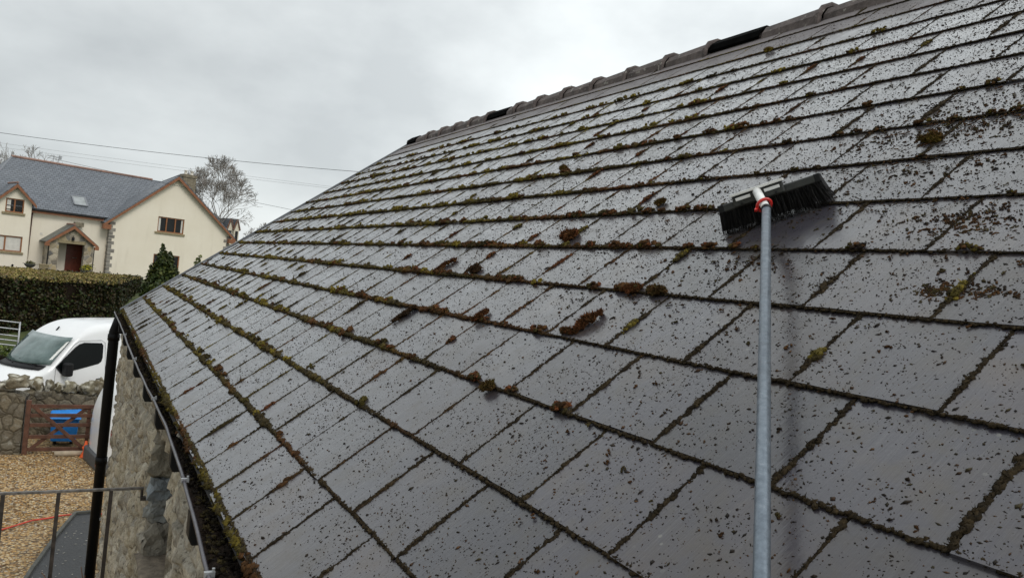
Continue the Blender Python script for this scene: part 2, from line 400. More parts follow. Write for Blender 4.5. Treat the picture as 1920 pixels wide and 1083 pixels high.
class MB:
    def __init__(s): s.v = []; s.f = []
    def add(s, vs, fs):
        n = len(s.v); s.v += [tuple(map(float, p)) for p in vs]; s.f += [tuple(i + n for i in f) for f in fs]; return s
    def box(s, a, b, M=None):
        (x0, y0, z0), (x1, y1, z1) = a, b
        vs = [(x0, y0, z0), (x1, y0, z0), (x1, y1, z0), (x0, y1, z0), (x0, y0, z1), (x1, y0, z1), (x1, y1, z1), (x0, y1, z1)]
        if M is not None: vs = [tuple(M @ Vector(p)) for p in vs]
        return s.add(vs, [(0, 3, 2, 1), (4, 5, 6, 7), (0, 1, 5, 4), (1, 2, 6, 5), (2, 3, 7, 6), (3, 0, 4, 7)])
    def bar(s, p, q, w, h, up=(0, 0, 1)):
        p, q = Vector(p), Vector(q); d = (q - p).normalized(); u = Vector(up)
        r = d.cross(u).normalized(); u = r.cross(d).normalized()
        vs = [c + r * sx * w / 2 + u * sz * h / 2 for c in (p, q) for sx, sz in ((-1, -1), (1, -1), (1, 1), (-1, 1))]
        return s.add(vs, [(0, 1, 2, 3), (7, 6, 5, 4), (0, 4, 5, 1), (1, 5, 6, 2), (2, 6, 7, 3), (3, 7, 4, 0)])
    def tube(s, pts, rad, n=8, cap=True, arc=None):
        pts = [Vector(p) for p in pts]; rr = rad if isinstance(rad, (list, tuple)) else [rad] * len(pts)
        d0 = (pts[1] - pts[0]).normalized(); ref = Vector((0, 0, 1)) if abs(d0.z) < 0.9 else Vector((1, 0, 0))
        base = len(s.v); vs = []
        for i, p in enumerate(pts):
            d = (pts[min(i + 1, len(pts) - 1)] - pts[max(i - 1, 0)]).normalized()
            u = d.cross(ref).normalized(); w = u.cross(d).normalized()
            for k in range(n):
                a = 2 * math.pi * k / n; vs.append(p + (u * math.cos(a) + w * math.sin(a)) * rr[i])
        fs = []
        for i in range(len(pts) - 1):
            for k in range(n):
                a, b = i * n + k, i * n + (k + 1) % n; fs.append((a, b, b + n, a + n))
        if cap: fs.append(tuple(range(n - 1, -1, -1))); fs.append(tuple((len(pts) - 1) * n + k for k in range(n)))
        return s.add(vs, fs)
    def prism(s, poly, a, b, axis=1, M=None):
        """poly in the other two axes, extruded along axis from a to b"""
        n = len(poly); vs = []
        for t in (a, b):
            for p in poly:
                q = [p[0], p[1]]; q.insert(axis, t); vs.append(q)
        if M is not None: vs = [tuple(M @ Vector(p)) for p in vs]
        fs = [tuple(range(n)), tuple(range(2 * n - 1, n - 1, -1))]
        fs += [(i, i + n, (i + 1) % n + n, (i + 1) % n) for i in range(n)]
        return s.add(vs, fs)
    def lathe(s, c, prof, n=16):
        vs = []
        for r, z in prof:
            for k in range(n):
                a = 2 * math.pi * k / n; vs.append((c[0] + r * math.cos(a), c[1] + r * math.sin(a), c[2] + z))
        fs = []
        for i in range(len(prof) - 1):
            for k in range(n):
                a, b = i * n + k, i * n + (k + 1) % n; fs.append((a, b, b + n, a + n))
        return s.add(vs, fs)
    def build(s, name, mat, parent=None, smooth=False, bevel=0, recalc=True):
        o = mesh_obj(name, s.v, s.f, mat, parent, smooth)
        if recalc:
            import bmesh
            bm = bmesh.new(); bm.from_mesh(o.data); bmesh.ops.recalc_face_normals(bm, faces=bm.faces); bm.to_mesh(o.data); bm.free()
        if bevel:
            m = o.modifiers.new('bevel', 'BEVEL'); m.width = bevel; m.segments = 2; m.limit_method = 'ANGLE'
        return o

def ico(sub):
    import bmesh
    bm = bmesh.new(); bmesh.ops.create_icosphere(bm, subdivisions=sub, radius=1.0)
    V = np.array([v.co[:] for v in bm.verts], np.float32); T = np.array([[v.index for v in f.verts] for f in bm.faces], np.int32)
    bm.free(); return V, T
ICO = {1: ico(1), 2: ico(2), 3: ico(3)}
def blobs(centres, frames, scales, sub=1, jit=0.3, seed=1):
    """many bumpy blobs: centres (n,3), frames (n,3,3) rows = local axes, scales (n,3)"""
    V0, T0 = ICO[sub]; n = len(centres); r = np.random.default_rng(seed)
    k = len(V0)
    rad = 1 + jit * (r.random((n, k, 1)) * 2 - 1)
    P = V0[None] * rad * scales[:, None, :]
    P = np.einsum('nki,nij->nkj', P, frames) + centres[:, None, :]
    T = (T0[None] + (np.arange(n) * k)[:, None, None]).reshape(-1, 3)
    return P.reshape(-1, 3), T, k

def sprigs(centres, frames, scales, tint, per, seed, length=1.0):
    """tiny pointed shoots standing out of every blob: one narrow triangle each"""
    r = np.random.default_rng(seed); n = len(centres) * per
    d = r.normal(size=(len(centres), per, 3)); d[..., 2] = np.abs(d[..., 2]) * .8 + .1
    d /= np.linalg.norm(d, axis=2, keepdims=True)
    p = np.einsum('nki,nij->nkj', d * scales[:, None, :] * .8, frames) + centres[:, None, :]
    dw = np.einsum('nki,nij->nkj', d + r.normal(size=d.shape) * .45, frames)
    m = scales.mean(1)[:, None, None] * r.uniform(.5, 1.25, (len(centres), per, 1)) * length
    a = r.normal(size=d.shape); a = np.cross(dw, a); a /= np.linalg.norm(a, axis=2, keepdims=True)
    w = m * .20
    P = np.stack([p - a * w, p + a * w, p + dw * m * .8], 2).reshape(-1, 3)
    T = np.arange(n * 3).reshape(-1, 3)
    c = np.repeat(tint, per, 0) * r.uniform(.5, 1.7, (n, 1))
    return P, T, np.repeat(c, 3, 0)

# ------------------------------------------------------------------ ground (structure)
def ground_z(x, y):
    a = min(max((y - 23) / 24, 0), 1)
    z = 2.0 * a * a * (3 - 2 * a)
    if y > 90: z += (y - 90) * 0.008
    return z
xs = sorted(set(list(np.linspace(-300, -30, 10)) + list(np.linspace(-30, 40, 36)) + list(np.linspace(40, 400, 10))))
ys = sorted(set(list(np.linspace(-60, 20, 9)) + list(np.linspace(20, 60, 41)) + list(np.linspace(60, 600, 14))))
V = [(x, y, ground_z(x, y) + (0.02 * mn.noise((x * .7, y * .7, 0)) if 14 < y < 60 else 0)) for y in ys for x in xs]
nx = len(xs)
Fc = [(j * nx + i, j * nx + i + 1, (j + 1) * nx + i + 1, (j + 1) * nx + i) for j in range(len(ys) - 1) for i in range(nx - 1)]
g = mesh_obj('ground', V, Fc, 'lawn', None, True); tag(g, 'sloping grass ground around the buildings', 'ground', kind='structure')
# gravel yard: fine sheet above the ground
V = []; nX, nY = 90, 110
for j in range(nY + 1):
    for i in range(nX + 1):
        x, y = -12 + 16 * i / nX, -3 + 25.5 * j / nY
        V.append((x, y, 0.03 + 0.018 * mn.noise((x * 1.3, y * 1.3, 2)) + 0.006 * mn.noise((x * 5, y * 5, 2))))
Fc = [(j * (nX + 1) + i, j * (nX + 1) + i + 1, (j + 1) * (nX + 1) + i + 1, (j + 1) * (nX + 1) + i) for j in range(nY) for i in range(nX)]
g = mesh_obj('gravel_yard', V, Fc, 'gravel', None, True); tag(g, 'honey coloured gravel drive beside the barn', 'gravel yard', kind='structure')
# real pebbles strewn over the part the camera sees
n = 5200
px = rng.uniform(-2.2, 0.6, n); py = rng.uniform(10.5, 18.3, n)
c = np.stack([px, py, np.full(n, 0.035)], 1); fr = np.zeros((n, 3, 3)); a = rng.uniform(0, 6.28, n)
fr[:, 0, 0] = np.cos(a); fr[:, 0, 1] = np.sin(a); fr[:, 1, 0] = -np.sin(a); fr[:, 1, 1] = np.cos(a); fr[:, 2, 2] = 1
sc = np.stack([rng.uniform(.012, .03, n), rng.uniform(.010, .02, n), rng.uniform(.006, .012, n)], 1)
P, T, k = blobs(c, fr, sc, 1, 0.25, 3)
pal = np.array([(0.54, .37, .17), (.66, .53, .34), (.40, .22, .08), (.20, .12, .055), (.58, .50, .40), (.48, .29, .11)])
tint = np.repeat(pal[rng.integers(0, 6, n)] * rng.uniform(.7, 1.1, (n, 1)), k, 0)
g = tri_obj('gravel', P, T, 'stones', None, True, tint); tag(g, 'loose honey and brown gravel stones on the drive', 'gravel', kind='stuff')

# ------------------------------------------------------------------ the barn with the slate roof
G, W_SL, S0, YV = 0.25, 0.29732, 1.59505, 9.807
PIT = R(37.5)
O = np.array([0.41555868, 0.0, 3.76003534])
TW = np.array([math.cos(PIT), 0, math.sin(PIT)]); NW = np.array([-math.sin(PIT), 0, math.cos(PIT)]); YW = np.array([0, 1.0, 0])
def RP(y, t, off=0.0):
    y = np.asarray(y, float); t = np.asarray(t, float); off = np.asarray(off, float)
    return O + y[..., None] * YW + t[..., None] * TW + off[..., None] * NW
Y0 = -2.5; TTOP = 4.16
barn = thing('stone_barn', 'near stone barn with a wet mossy slate roof sweeping up to its ridge', 'building')
XR = O[0] + 4.27 * math.cos(PIT); ZR = O[2] + 4.27 * math.sin(PIT)

# slates
V = []; Fc = []; tnt = []; dry = []; LIFT = {}
ncourse = 17
for c in range(ncourse):
    t0, t1 = c * G, min((c + 1) * G + 0.05, TTOP)
    if c == 0: t0 = -0.012
    j0 = int((S0 - YV) / W_SL) - 3; j1 = int((S0 - Y0) / W_SL) + 2
    for j in range(j0, j1):
        ya = S0 - W_SL * (j + 0.5 * (c & 1)); yb = ya + W_SL
        ya += 0.003 + random.uniform(-.0012, .0012); yb -= 0.003 + random.uniform(-.0012, .0012)
        yb = min(yb, YV); ya = max(ya, Y0)
        if yb - ya < 0.03: continue
        dt = random.gauss(0, 0.0022) if c else random.gauss(0, .004); sk = random.gauss(0, 0.0018)
        lift = random.uniform(-.0008, .0012); LIFT[(c, j)] = lift
        tl, tr = t0 + dt - sk, t0 + dt + sk
        n = 7; ring = []
        for i in range(n + 1): ring.append((ya + (yb - ya) * i / n, tl + (tr - tl) * i / n + random.uniform(-.0013, .0013)))
        m = 6
        for i in range(1, m + 1): ring.append((yb + random.uniform(-.0008, .0008) if i < m else yb, tr + (t1 - tr) * i / m))
        ring.append((ya, t1))
        for i in range(1, m): ring.append((ya + random.uniform(-.0008, .0008), t1 + (tl - t1) * i / m))
        b = len(V); q = len(ring)
        for th in (0.0, -0.0065):
            for (y, t) in ring:
                off = -(t - c * G) / G * 0.0065 + lift + th
                V.append(RP(y, t, off))
        Fc.append(tuple(b + i for i in range(q)))
        for i in range(q): Fc.append((b + i, b + i + q, b + (i + 1) % q + q, b + (i + 1) % q))
        s = random.uniform(0.72, 1.28); w = random.uniform(-.05, .05)
        if random.random() < .1: s *= 1.2
        tnt += [(s * (1 + w), s, s * (1 - w))] * (2 * q)
        d = 0.0
        if c >= 16: d = 1.0
        elif c == 15: d = 0.75
        elif c == 14: d = 0.2
        dry += [d + random.uniform(0, .12)] * (2 * q)
me = bpy.data.meshes.new('roof_slates'); me.from_pydata([tuple(p) for p in V], [], Fc)
slates = _finish('roof_slates', me, 'slate', barn, False, np.array(tnt, np.float32), {'dry': dry})

mb = MB()
A = [RP(y, t, o) for y in (Y0, YV) for t, o in ((-.03, -.016), (4.2, -.016), (4.2, -.10), (-.03, -.10))]
mb.add(A, [(0, 1, 2, 3), (7, 6, 5, 4), (0, 4, 5, 1), (1, 5, 6, 2), (2, 6, 7, 3), (3, 7, 4, 0)])
mb.build('roof_underlay', 'underlay', barn)
# the far slope
mb = MB()
XE = 2 * XR - O[0]
def FP(y, t, off): return (XE - t * math.cos(PIT) + off * math.sin(PIT), y, O[2] + t * math.sin(PIT) + off * math.cos(PIT))
A = [FP(y, t, o) for y in (Y0, YV) for t, o in ((-.1, 0), (4.27, 0), (4.27, -.10), (-.1, -.10))]
mb.add(A, [(0, 1, 2, 3), (7, 6, 5, 4), (0, 4, 5, 1), (1, 5, 6, 2), (2, 6, 7, 3), (3, 7, 4, 0)])
o = mb.build('far_slope', 'slate', barn)
a = o.data.color_attributes.new('tint', 'FLOAT_COLOR', 'POINT'); a.data.foreach_set('color', [1.0] * 4 * len(o.data.vertices))
# verge trim at the gable: grey strip standing just proud of the last slates
mb = MB()
for (ya, yb, o0, o1) in ((YV + .003, YV + .040, -.10, .012),):
    A = [RP(y, t, o) for y in (ya, yb) for t, o in ((-.03, o0), (4.18, o0), (4.18, o1), (-.03, o1))]
    mb.add(A, [(0, 1, 2, 3), (7, 6, 5, 4), (0, 4, 5, 1), (1, 5, 6, 2), (2, 6, 7, 3), (3, 7, 4, 0)])
mb.build('verge_trim', 'verge_grey', barn, bevel=.004)

# ridge tiles: half round with a raised collar at one end, three of them open vent tiles
def ridge_tile(ya, yb, vent=False):
    mb = MB(); n = 7; r0 = 0.120 + random.uniform(-.003, .003)
    cx, cz = XR, ZR - 0.085
    def ring(y, r, full=True):
        P = []
        for i in range(n + 1):
            a = math.pi * (1.08 - 1.16 * i / n)
            P.append((cx + r * 1.12 * math.cos(a), y, cz + r * math.sin(a) * (0.95)))
        return P
    secs = [(ya, r0 + .008), (ya + .005, r0 + .019), (ya + .024, r0 + .019), (ya + .030, r0 + .002), (yb - .008, r0 - .010)]
    if vent: secs = [(ya, r0 - .016), (ya + .03, r0 - .030), (yb, r0 - .022)]
    rows = [ring(y, r) for y, r in secs] + [ring(y, r - .014) for y, r in reversed(secs)]
    vs = [p for rw in rows for p in rw]; N = n + 1; fs = []
    for a in range(len(rows)):
        b = (a + 1) % len(rows)
        for i in range(n): fs.append((a * N + i, a * N + i + 1, b * N + i + 1, b * N + i))
    mb.add(vs, fs)
    o = mb.build('ridge_tile', 'ridge_clay', barn, smooth=False)
    if vent:
        v = MB(); h = [(-.128, .012), (-.118, .055), (-.055, .104), (.055, .104), (.118, .055), (.128, .012)]
        h2 = [(x * .9, z - .012) for x, z in reversed(h)]
        v.prism([(cx + x, cz + z) for x, z in h + h2], ya + .02, yb - .012, 1)
        v.build('vent_cowl', 'void_black', o)
        o['label'] = 'ridge vent with a black open cowl'
    return o
collars = [-2.4 + .46 * i for i in range(11)] + []
ends = [-2.45, -1.99, -1.53, -1.07, -.61, -.15, .31, .77, 1.23, 1.69, 2.15, 2.62, 3.09, 3.56, 4.04, 4.50, 4.97, 5.44, 5.91, 6.38, 6.80, 7.00, 7.44, 7.86, 8.28, 8.70, 9.12, 9.52, 9.84]
for i in range(len(ends) - 1):
    a, b = ends[i], ends[i + 1]
    ridge_tile(a, b, vent=abs(a - 3.56) < .01 or abs(a - 7.00) < .01 or abs(a - 9.52) < .01)
# mortar bedding under the ridge
mb = MB(); mb.prism([(XR - .14, ZR - .125), (XR, ZR - .01), (XR + .14, ZR - .125), (XR, ZR - .16)], Y0, YV + .02, 1)
mb.build('ridge_mortar', 'ridge_clay', barn)

# walls: long wall under the eaves as a displaced grid with one window opening
WX = 0.450
OY0, OY1, OZ0, OZ1 = 3.84, 4.86, 2.67, 3.52
def smooth_(x, a, b):
    x = min(max((x - a) / (b - a), 0), 1); return x * x * (3 - 2 * x)
def wallpoint(y, z):
    d = 0.028 * mn.noise((y * 2.2, z * 2.2, 1)) + 0.022 * mn.noise((y * 7, z * 7, 5)) + 0.013 * mn.noise((y * 22, z * 18, 9))
    q_ = (y * 3.6 + .5 * mn.noise((y * 4, z * 4, 3)), z * 6.5 + .5 * mn.noise((y * 4, z * 4, 8)), .5)
    vd, vp = mn.voronoi(q_); d += .040 * smooth_(vd[1] - vd[0], .02, .28) + .012 * mn.noise((vp[0].x * 5, vp[0].y * 5, 0)) - .02
    e = math.exp(-min(abs(y - OY0), abs(y - OY1)) / .03) * (1 if OZ0 - .1 < z < OZ1 + .1 else 0)
    lean = 0.012 * (y - 4.3) * 0.2
    return (WX - d + e * .018 - lean, y, z)
ysg = list(np.arange(-2.4, 1.5, .1)) + list(np.arange(1.5, OY0 - .01, .021)) + [OY0] + list(np.arange(OY0 + .02, OY1 - .01, .02)) + [OY1] + list(np.arange(OY1 + .02, 9.60, .025)) + [9.62]
zsg = list(np.arange(-0.1, OZ0 - .01, .028)) + [OZ0] + list(np.arange(OZ0 + .02, OZ1 - .01, .02)) + [OZ1] + list(np.arange(OZ1 + .02, 3.71, .03)) + [3.715]
V = [wallpoint(y, z) for z in zsg for y in ysg]; n = len(ysg); Fc = []
for j in range(len(zsg) - 1):
    for i in range(n - 1):
        yc, zc = (ysg[i] + ysg[i + 1]) / 2, (zsg[j] + zsg[j + 1]) / 2
        if OY0 < yc < OY1 and OZ0 < zc < OZ1: continue
        Fc.append((j * n + i, (j + 1) * n + i, (j + 1) * n + i + 1, j * n + i + 1))
b = len(V)
# gable returns, reveals and the far walls close the body
xi = WX + .5; XF = XE - .02
def quad(ps):
    k = len(V); V.extend(ps); Fc.append((k, k + 1, k + 2, k + 3))
quad([(WX, OY0, OZ0), (WX, OY0, OZ1), (xi, OY0, OZ1), (xi, OY0, OZ0)])
quad([(WX, OY1, OZ0), (xi, OY1, OZ0), (xi, OY1, OZ1), (WX, OY1, OZ1)])
quad([(WX, OY0, OZ1), (WX, OY1, OZ1), (xi, OY1, OZ1), (xi, OY0, OZ1)])
quad([(WX, OY0, OZ0), (xi, OY0, OZ0), (xi, OY1, OZ0), (WX, OY1, OZ0)])
for yy in (9.62, -2.4):
    quad([(WX - .005, yy, -.1), (XF, yy, -.1), (XF, yy, 3.70), (WX - .005, yy, 3.70)])
    k = len(V); V.extend([(WX - .005, yy, 3.70), (XF, yy, 3.70), (XR, yy, ZR - .12)]); Fc.append((k, k + 1, k + 2))
quad([(XF, -2.4, -.1), (XF, 9.62, -.1), (XF, 9.62, 3.7), (XF, -2.4, 3.7)])
wallo = mesh_obj('stone_wall', V, Fc, 'lime_wall', barn, True)
for p in wallo.data.polygons[-9:]: p.use_smooth = False
# far jamb stones, sill and the window in the opening
def rock(name, c, s, mat, parent, seed=0, sub=3, amp=.12, tintc=None, rz=0, boxy=.55):
    V0, T0 = ICO[sub]; P = []
    for v in V0:
        m = max(abs(v)); w = v / m * boxy + v * (1 - boxy)
        d = 1 + amp * mn.noise(Vector(v * 1.7) + Vector((seed * 3.1, 0, 0))) + amp * .5 * mn.noise(Vector(v * 4) + Vector((seed * 3.1, 7, 0)))
        q = w * d * np.array(s)
        q = np.array([q[0] * math.cos(rz) - q[1] * math.sin(rz), q[0] * math.sin(rz) + q[1] * math.cos(rz), q[2]])
        P.append(q + np.array(c))
    return P, [tuple(t) for t in T0]
z = OZ0 + .02; jam = MB(); jt = []
for i, (h, w, tc_) in enumerate([(.20, .15, (.25, .23, .19)), (.13, .13, (.27, .28, .27)), (.13, .13, (.23, .255, .27)), (.21, .17, (.29, .265, .21)), (.17, .14, (.26, .235, .19))]):
    P, T = rock('s', (WX + w / 2 + .012, OY1 - .01 + (i % 2) * .008, z + h / 2), (w / 2 + .02, .05, h / 2 + .001), 'stones', None, i + 3, 3, .42, boxy=.9)
    jam.add(P, T); jt += [tc_] * len(P); z += h
jo = mesh_obj('jamb_stone', jam.v, jam.f, 'jamb_rock', barn, False, np.array(jt))
P, T = rock('s', (WX + .19, (OY0 + OY1) / 2 + .02, OZ0 - .01), (.23, .53, .035), 'stones', None, 21, 3, .10, boxy=.93)
so = mesh_obj('window_sill', P, T, 'stones', barn, True, np.tile((.20, .165, .125), (len(P), 1)))
mb = MB(); xw = WX + .34
for (a, bb) in (((xw, OY0, OZ0), (xw + .06, OY0 + .06, OZ1)), ((xw, OY1 - .06, OZ0), (xw + .06, OY1, OZ1)), ((xw, OY0 + .06, OZ1 - .06), (xw + .06, OY1 - .06, OZ1)), ((xw, OY0 + .06, OZ0 + .02), (xw + .06, OY1 - .06, OZ0 + .08)), ((xw + .002, 4.33, OZ0 + .08), (xw + .058, 4.37, OZ1 - .06))):
    mb.box(a, bb)
wf = mb.build('window', 'redbrown_board', barn)
MB().box((xw + .03, OY0 + .05, OZ0 + .05), (xw + .036, OY1 - .05, OZ1 - .05)).build('pane', 'window_glass', wf)

# eaves board under the slates
mb = MB(); mb.box((O[0] + .012, Y0, 3.655), (O[0] + .034, YV, 3.735)); mb.build('eaves_board', 'redbrown_board', barn)

# gutter: sagging, out of line, full of black debris
gy = [-2.5, 1.0, 1.95, 2.39, 2.78, 3.2, 3.68, 4.0, 4.34, 4.75, 5.3, 5.86, 6.4, 6.90, 7.5, 8.23, 9.0, 9.95]
gx = [.30, .312, .332, .349, .361, .372, .379, .376, .371, .364, .358, .353, .349, .348, .352, .352, .345, .339]
def lipx(y): return float(np.interp(y, gy, gx))
V = []; Fc = []; N = 9; yy = list(np.arange(-2.5, 9.96, .08))
def gz(y): return 3.700 + .006 * mn.noise((y * 1.3, 0, 0)) + .002 * math.sin(y * 9)
for y in yy:
    lx = lipx(y) + .0022 * mn.noise((y * 3, 4, 0)); zc = gz(y)
    for rr in (0, .0035):
        for i in range(N + 1):
            a = math.pi * (1 + i / N); r = .056 - rr
            V.append((lx + .056 + r * math.cos(a), y, zc - .004 + r * math.sin(a) * 1.05))
N2 = 2 * (N + 1)
for j in range(len(yy) - 1):
    for i in range(N):
        a = j * N2 + i; Fc.append((a, a + 1, a + 1 + N2, a + N2)); a += N + 1; Fc.append((a, a + N2, a + 1 + N2, a + 1))
gut = mesh_obj('gutter', V, Fc, 'gutter_metal', barn, True)
mb = MB(); segs = [(-2.5, 2.80), (2.78, 4.36), (4.34, 5.90), (5.88, 7.5), (7.48, 9.95)]
for k, (a, b_) in enumerate(segs):
    ps = [(lipx(y) + .0022 * mn.noise((y * 3, 4, 0)), y, gz(y) + .001 * (k % 2)) for y in np.arange(a, b_ + .04, .08)]
    mb.tube(ps, .0062 + .0006 * (k % 2), 8)
mb.build('gutter_lip', 'gutter_metal', gut, True)
for y in (1.97, 2.80, 4.35, 5.89, 7.49):
    m_ = MB(); m_.box((lipx(y) - .010, y - .006, gz(y) - .004), (lipx(y) + .016, y + .006, gz(y) + .010)); m_.tube([(lipx(y) + .012, y, gz(y) + .006), (lipx(y) + .012, y, gz(y) + .018)], .004, 6)
    m_.build('gutter_bolt', 'galvanised', gut)
for y in (1.5, 2.50, 3.35, 4.15, 4.9, 5.8, 6.7, 7.6, 8.6):
    m_ = MB(); x0 = lipx(y) + .004
    x0 -= .009; m_.prism([(x0, 3.692), (x0 + .001, 3.615), (x0 + .012, 3.592), (WX + .03, 3.592), (WX + .03, 3.625), (x0 + .05, 3.625)], y - .032, y + .032, 1)
    m_.build('gutter_bracket', 'black_plastic', gut, bevel=.004)
# debris filling the gutter
V = []; Fc = []; yy = list(np.arange(.6, 9.9, .03)); K = 6
for y in yy:
    for i in range(K + 1):
        x = lipx(y) + .006 + (.094) * i / K
        V.append((x, y, gz(y) - .016 + .012 * i / K + .020 * mn.noise((x * 40, y * 14, 3)) + .014 * mn.noise((x * 90, y * 45, 3))))
for j in range(len(yy) - 1):
    for i in range(K): a = j * (K + 1) + i; Fc.append((a, a + 1, a + K + 2, a + K + 1))
go = mesh_obj('gutter_dirt', V, Fc, 'soil', gut, True)

# downpipe at the far end of the wall
mb = MB(); X1, Y1 = .348, 9.66
mb.tube([(lipx(9.66) + .05, Y1, 3.66), (lipx(9.66) + .03, Y1, 3.58), (X1, Y1, 3.50), (X1, Y1, 0.05)], .055, 16)
mb.tube([(X1, Y1, 1.98), (X1, Y1, 2.06)], .063, 16); mb.tube([(X1, Y1, 3.40), (X1, Y1, 3.47)], .063, 16)
dp = mb.build('downpipe', 'black_paint', barn, True)
m_ = MB(); m_.box((X1 + .04, Y1 - .045, 1.34), (WX + .03, Y1 - .02, 1.37)); m_.build('pipe_clip', 'galvanised', dp)

# ------------------------------------------------------------------ moss and dirt on the slates
def nf(y, t, s, o=0.0): return mn.noise((y * s + o, t * s, o * 1.7))
def roof_frames(ang):
    """frames whose first axis lies in the roof plane at angle ang from the course direction"""
    ca, sa = np.cos(ang), np.sin(ang); n = len(ang)
    e1 = ca[:, None] * YW + sa[:, None] * TW; e2 = -sa[:, None] * YW + ca[:, None] * TW
    return np.stack([e1, e2, np.tile(NW, (n, 1))], 1)
GREEN = np.array((.092, .074, .018)); YEL = np.array((.15, .115, .018)); BRN = np.array((.075, .036, .013)); RED = np.array((.10, .034, .012)); DRK = np.array((.021, .014, .008)); OLV = np.array((.048, .037, .013))
def smooth(x, a, b):
    x = min(max((x - a) / (b - a), 0), 1); return x * x * (3 - 2 * x)
rows = {1: [], 2: []}
def moss_blob(y, t, off, ry, rt, rn, ang, col, sub=1): rows[sub].append((y, t, off, ry, rt, rn, ang, *col))
def moss_colour(y, t, kind=0):
    red = .7 * smooth(nf(y, t, 2.9, 3.3) * 1.2 + .35 * math.exp(-((y - 2.5) / 1.2) ** 2 - ((t - 1.3) / .9) ** 2), .05, .55)
    grn = smooth(y, 1.6, 4.0)
    yel = smooth(nf(y, t, 4.3, 8.1), -.05, .45)
    red *= smooth(y, 1.5, 2.6)
    c = DRK * (1 - grn) * .8 + OLV * (.2 + .8 * grn)
    c = c * (1 - .75 * yel * grn) + (YEL if random.random() < .55 else GREEN) * .75 * yel * grn
    c = c * (1 - .8 * red) + (RED if random.random() < .5 else BRN) * .8 * red
    return c * random.uniform(.65, 1.35)
for k in range(0, 17):
    t = k * G; y = .25
    while y < YV - .03:
        far = smooth(y, 1.5, 3.6)
        low = 1 - .35 * smooth(t, 2.2, 3.4)
        patch = nf(y, t, 3.1, k * 1.3) * .6 + nf(y, t, 9.5, k * 2.1) * .5
        fat = (.05 + .66 * far * low) * (1 + 1.25 * patch)
        if k >= 15: fat *= .25 if k == 16 else .5
        if t > 2.9: fat *= .75
        if random.random() < .035 * low + .02: fat *= random.uniform(1.5, 2.1)
        if k == 0: fat = max(fat * .6, .25)
        r = (.0036 + .0085 * max(0, fat)) * random.uniform(.8, 1.25)
        col = moss_colour(y, t)
        s = 2 if (y < 3.4 or r > .013) else 1
        off = -.003 + r * .25
        moss_blob(y, t + random.gauss(-.002, .0018 + .25 * r * .3), off, r * random.uniform(.9, 1.6), r * random.uniform(.75, 1.15), r * random.uniform(.55, .85), random.gauss(0, .5), col, s)
        if fat > .9 and random.random() < .5:
            moss_blob(y + random.gauss(0, r), t + random.gauss(.2 * r, r * .6), off, r * .7, r * .7, r * .5, random.random() * 3, col * random.uniform(.7, 1.4), s)
        y += r * random.uniform(.75, 1.35) + .0015
for c in range(0, 17):
    j = int((S0 - YV) / W_SL) - 1
    while True:
        y = S0 - W_SL * (j + .5 * (c & 1)); j += 1
        if y > YV - .02: continue
        if y < .2: break
        t = c * G + .004; t1 = (c + 1) * G - .002
        ph = random.random() * 20; amount = random.random()
        lens = y > 1.9 and random.random() < (.16 + .40 * smooth(y, 4.5, 7) * (t < 2.2)); lc = c * G + random.uniform(.03, .2); lw = random.uniform(.02, .06); la = random.uniform(.6, 1.5)
        lcol = (RED if random.random() < .35 and 1.5 < y < 4.5 else BRN if random.random() < .5 else OLV) * random.uniform(.5, 1.2)
        if y < 3: la *= .6
        if 4.2 < y and random.random() < .75: lcol = OLV * .6; la *= 1.2
        while t < t1:
            q = mn.noise((t * 16 + ph, y, 0)) + .25 * mn.noise((t * 50 + ph, y, 3))
            r = (.0040 + .0004 * (1 - smooth(y, 1.2, 2.4))) + .0042 * max(0, q + .25) * (.6 + amount)
            if c >= 14: r *= .6
            col = moss_colour(y, t) * (.8 if q < .2 else 1.05)
            if lens:
                g_ = math.exp(-((t - lc) / lw) ** 2); r += .0055 * la * g_ * random.uniform(.4, 1.5); col = col * (1 - g_) + lcol * g_
            off = -(t - c * G) / G * .0065 - .0028 + r * .35
            moss_blob(y + random.gauss(0, .0008 + r * .28), t + random.gauss(0, r * .3), off, r * random.uniform(1.0, 1.8), r * random.uniform(.8, 1.1), r * .65, math.pi / 2 + random.gauss(0, .3), col, 2 if y < 3.2 else 1)
            t += r * random.uniform(.6, 1.1) + .001
# cushions of moss dotted over the far and upper slates
for _ in range(900):
    y = random.uniform(2.2, 9.7); k = random.randint(1, 14); t = k * G + abs(random.gauss(0, .012))
    if random.random() > .35 + .65 * smooth(y, 3, 6.5): continue
    r = random.uniform(.010, .023); c = (YEL if random.random() < (.6 if t > 1.6 else .3) else GREEN if random.random() < .5 else BRN if random.random() < .6 else OLV) * random.uniform(.5, 1.05)
    for q in range(random.randint(6, 12)):
        moss_blob(y + random.gauss(0, r * 1.0), t + random.gauss(0, r * .5), r * random.uniform(.05, .45), r * random.uniform(.3, .55), r * random.uniform(.25, .5), r * random.uniform(.25, .5), random.random() * 3, c * random.uniform(.75, 1.3), 2)
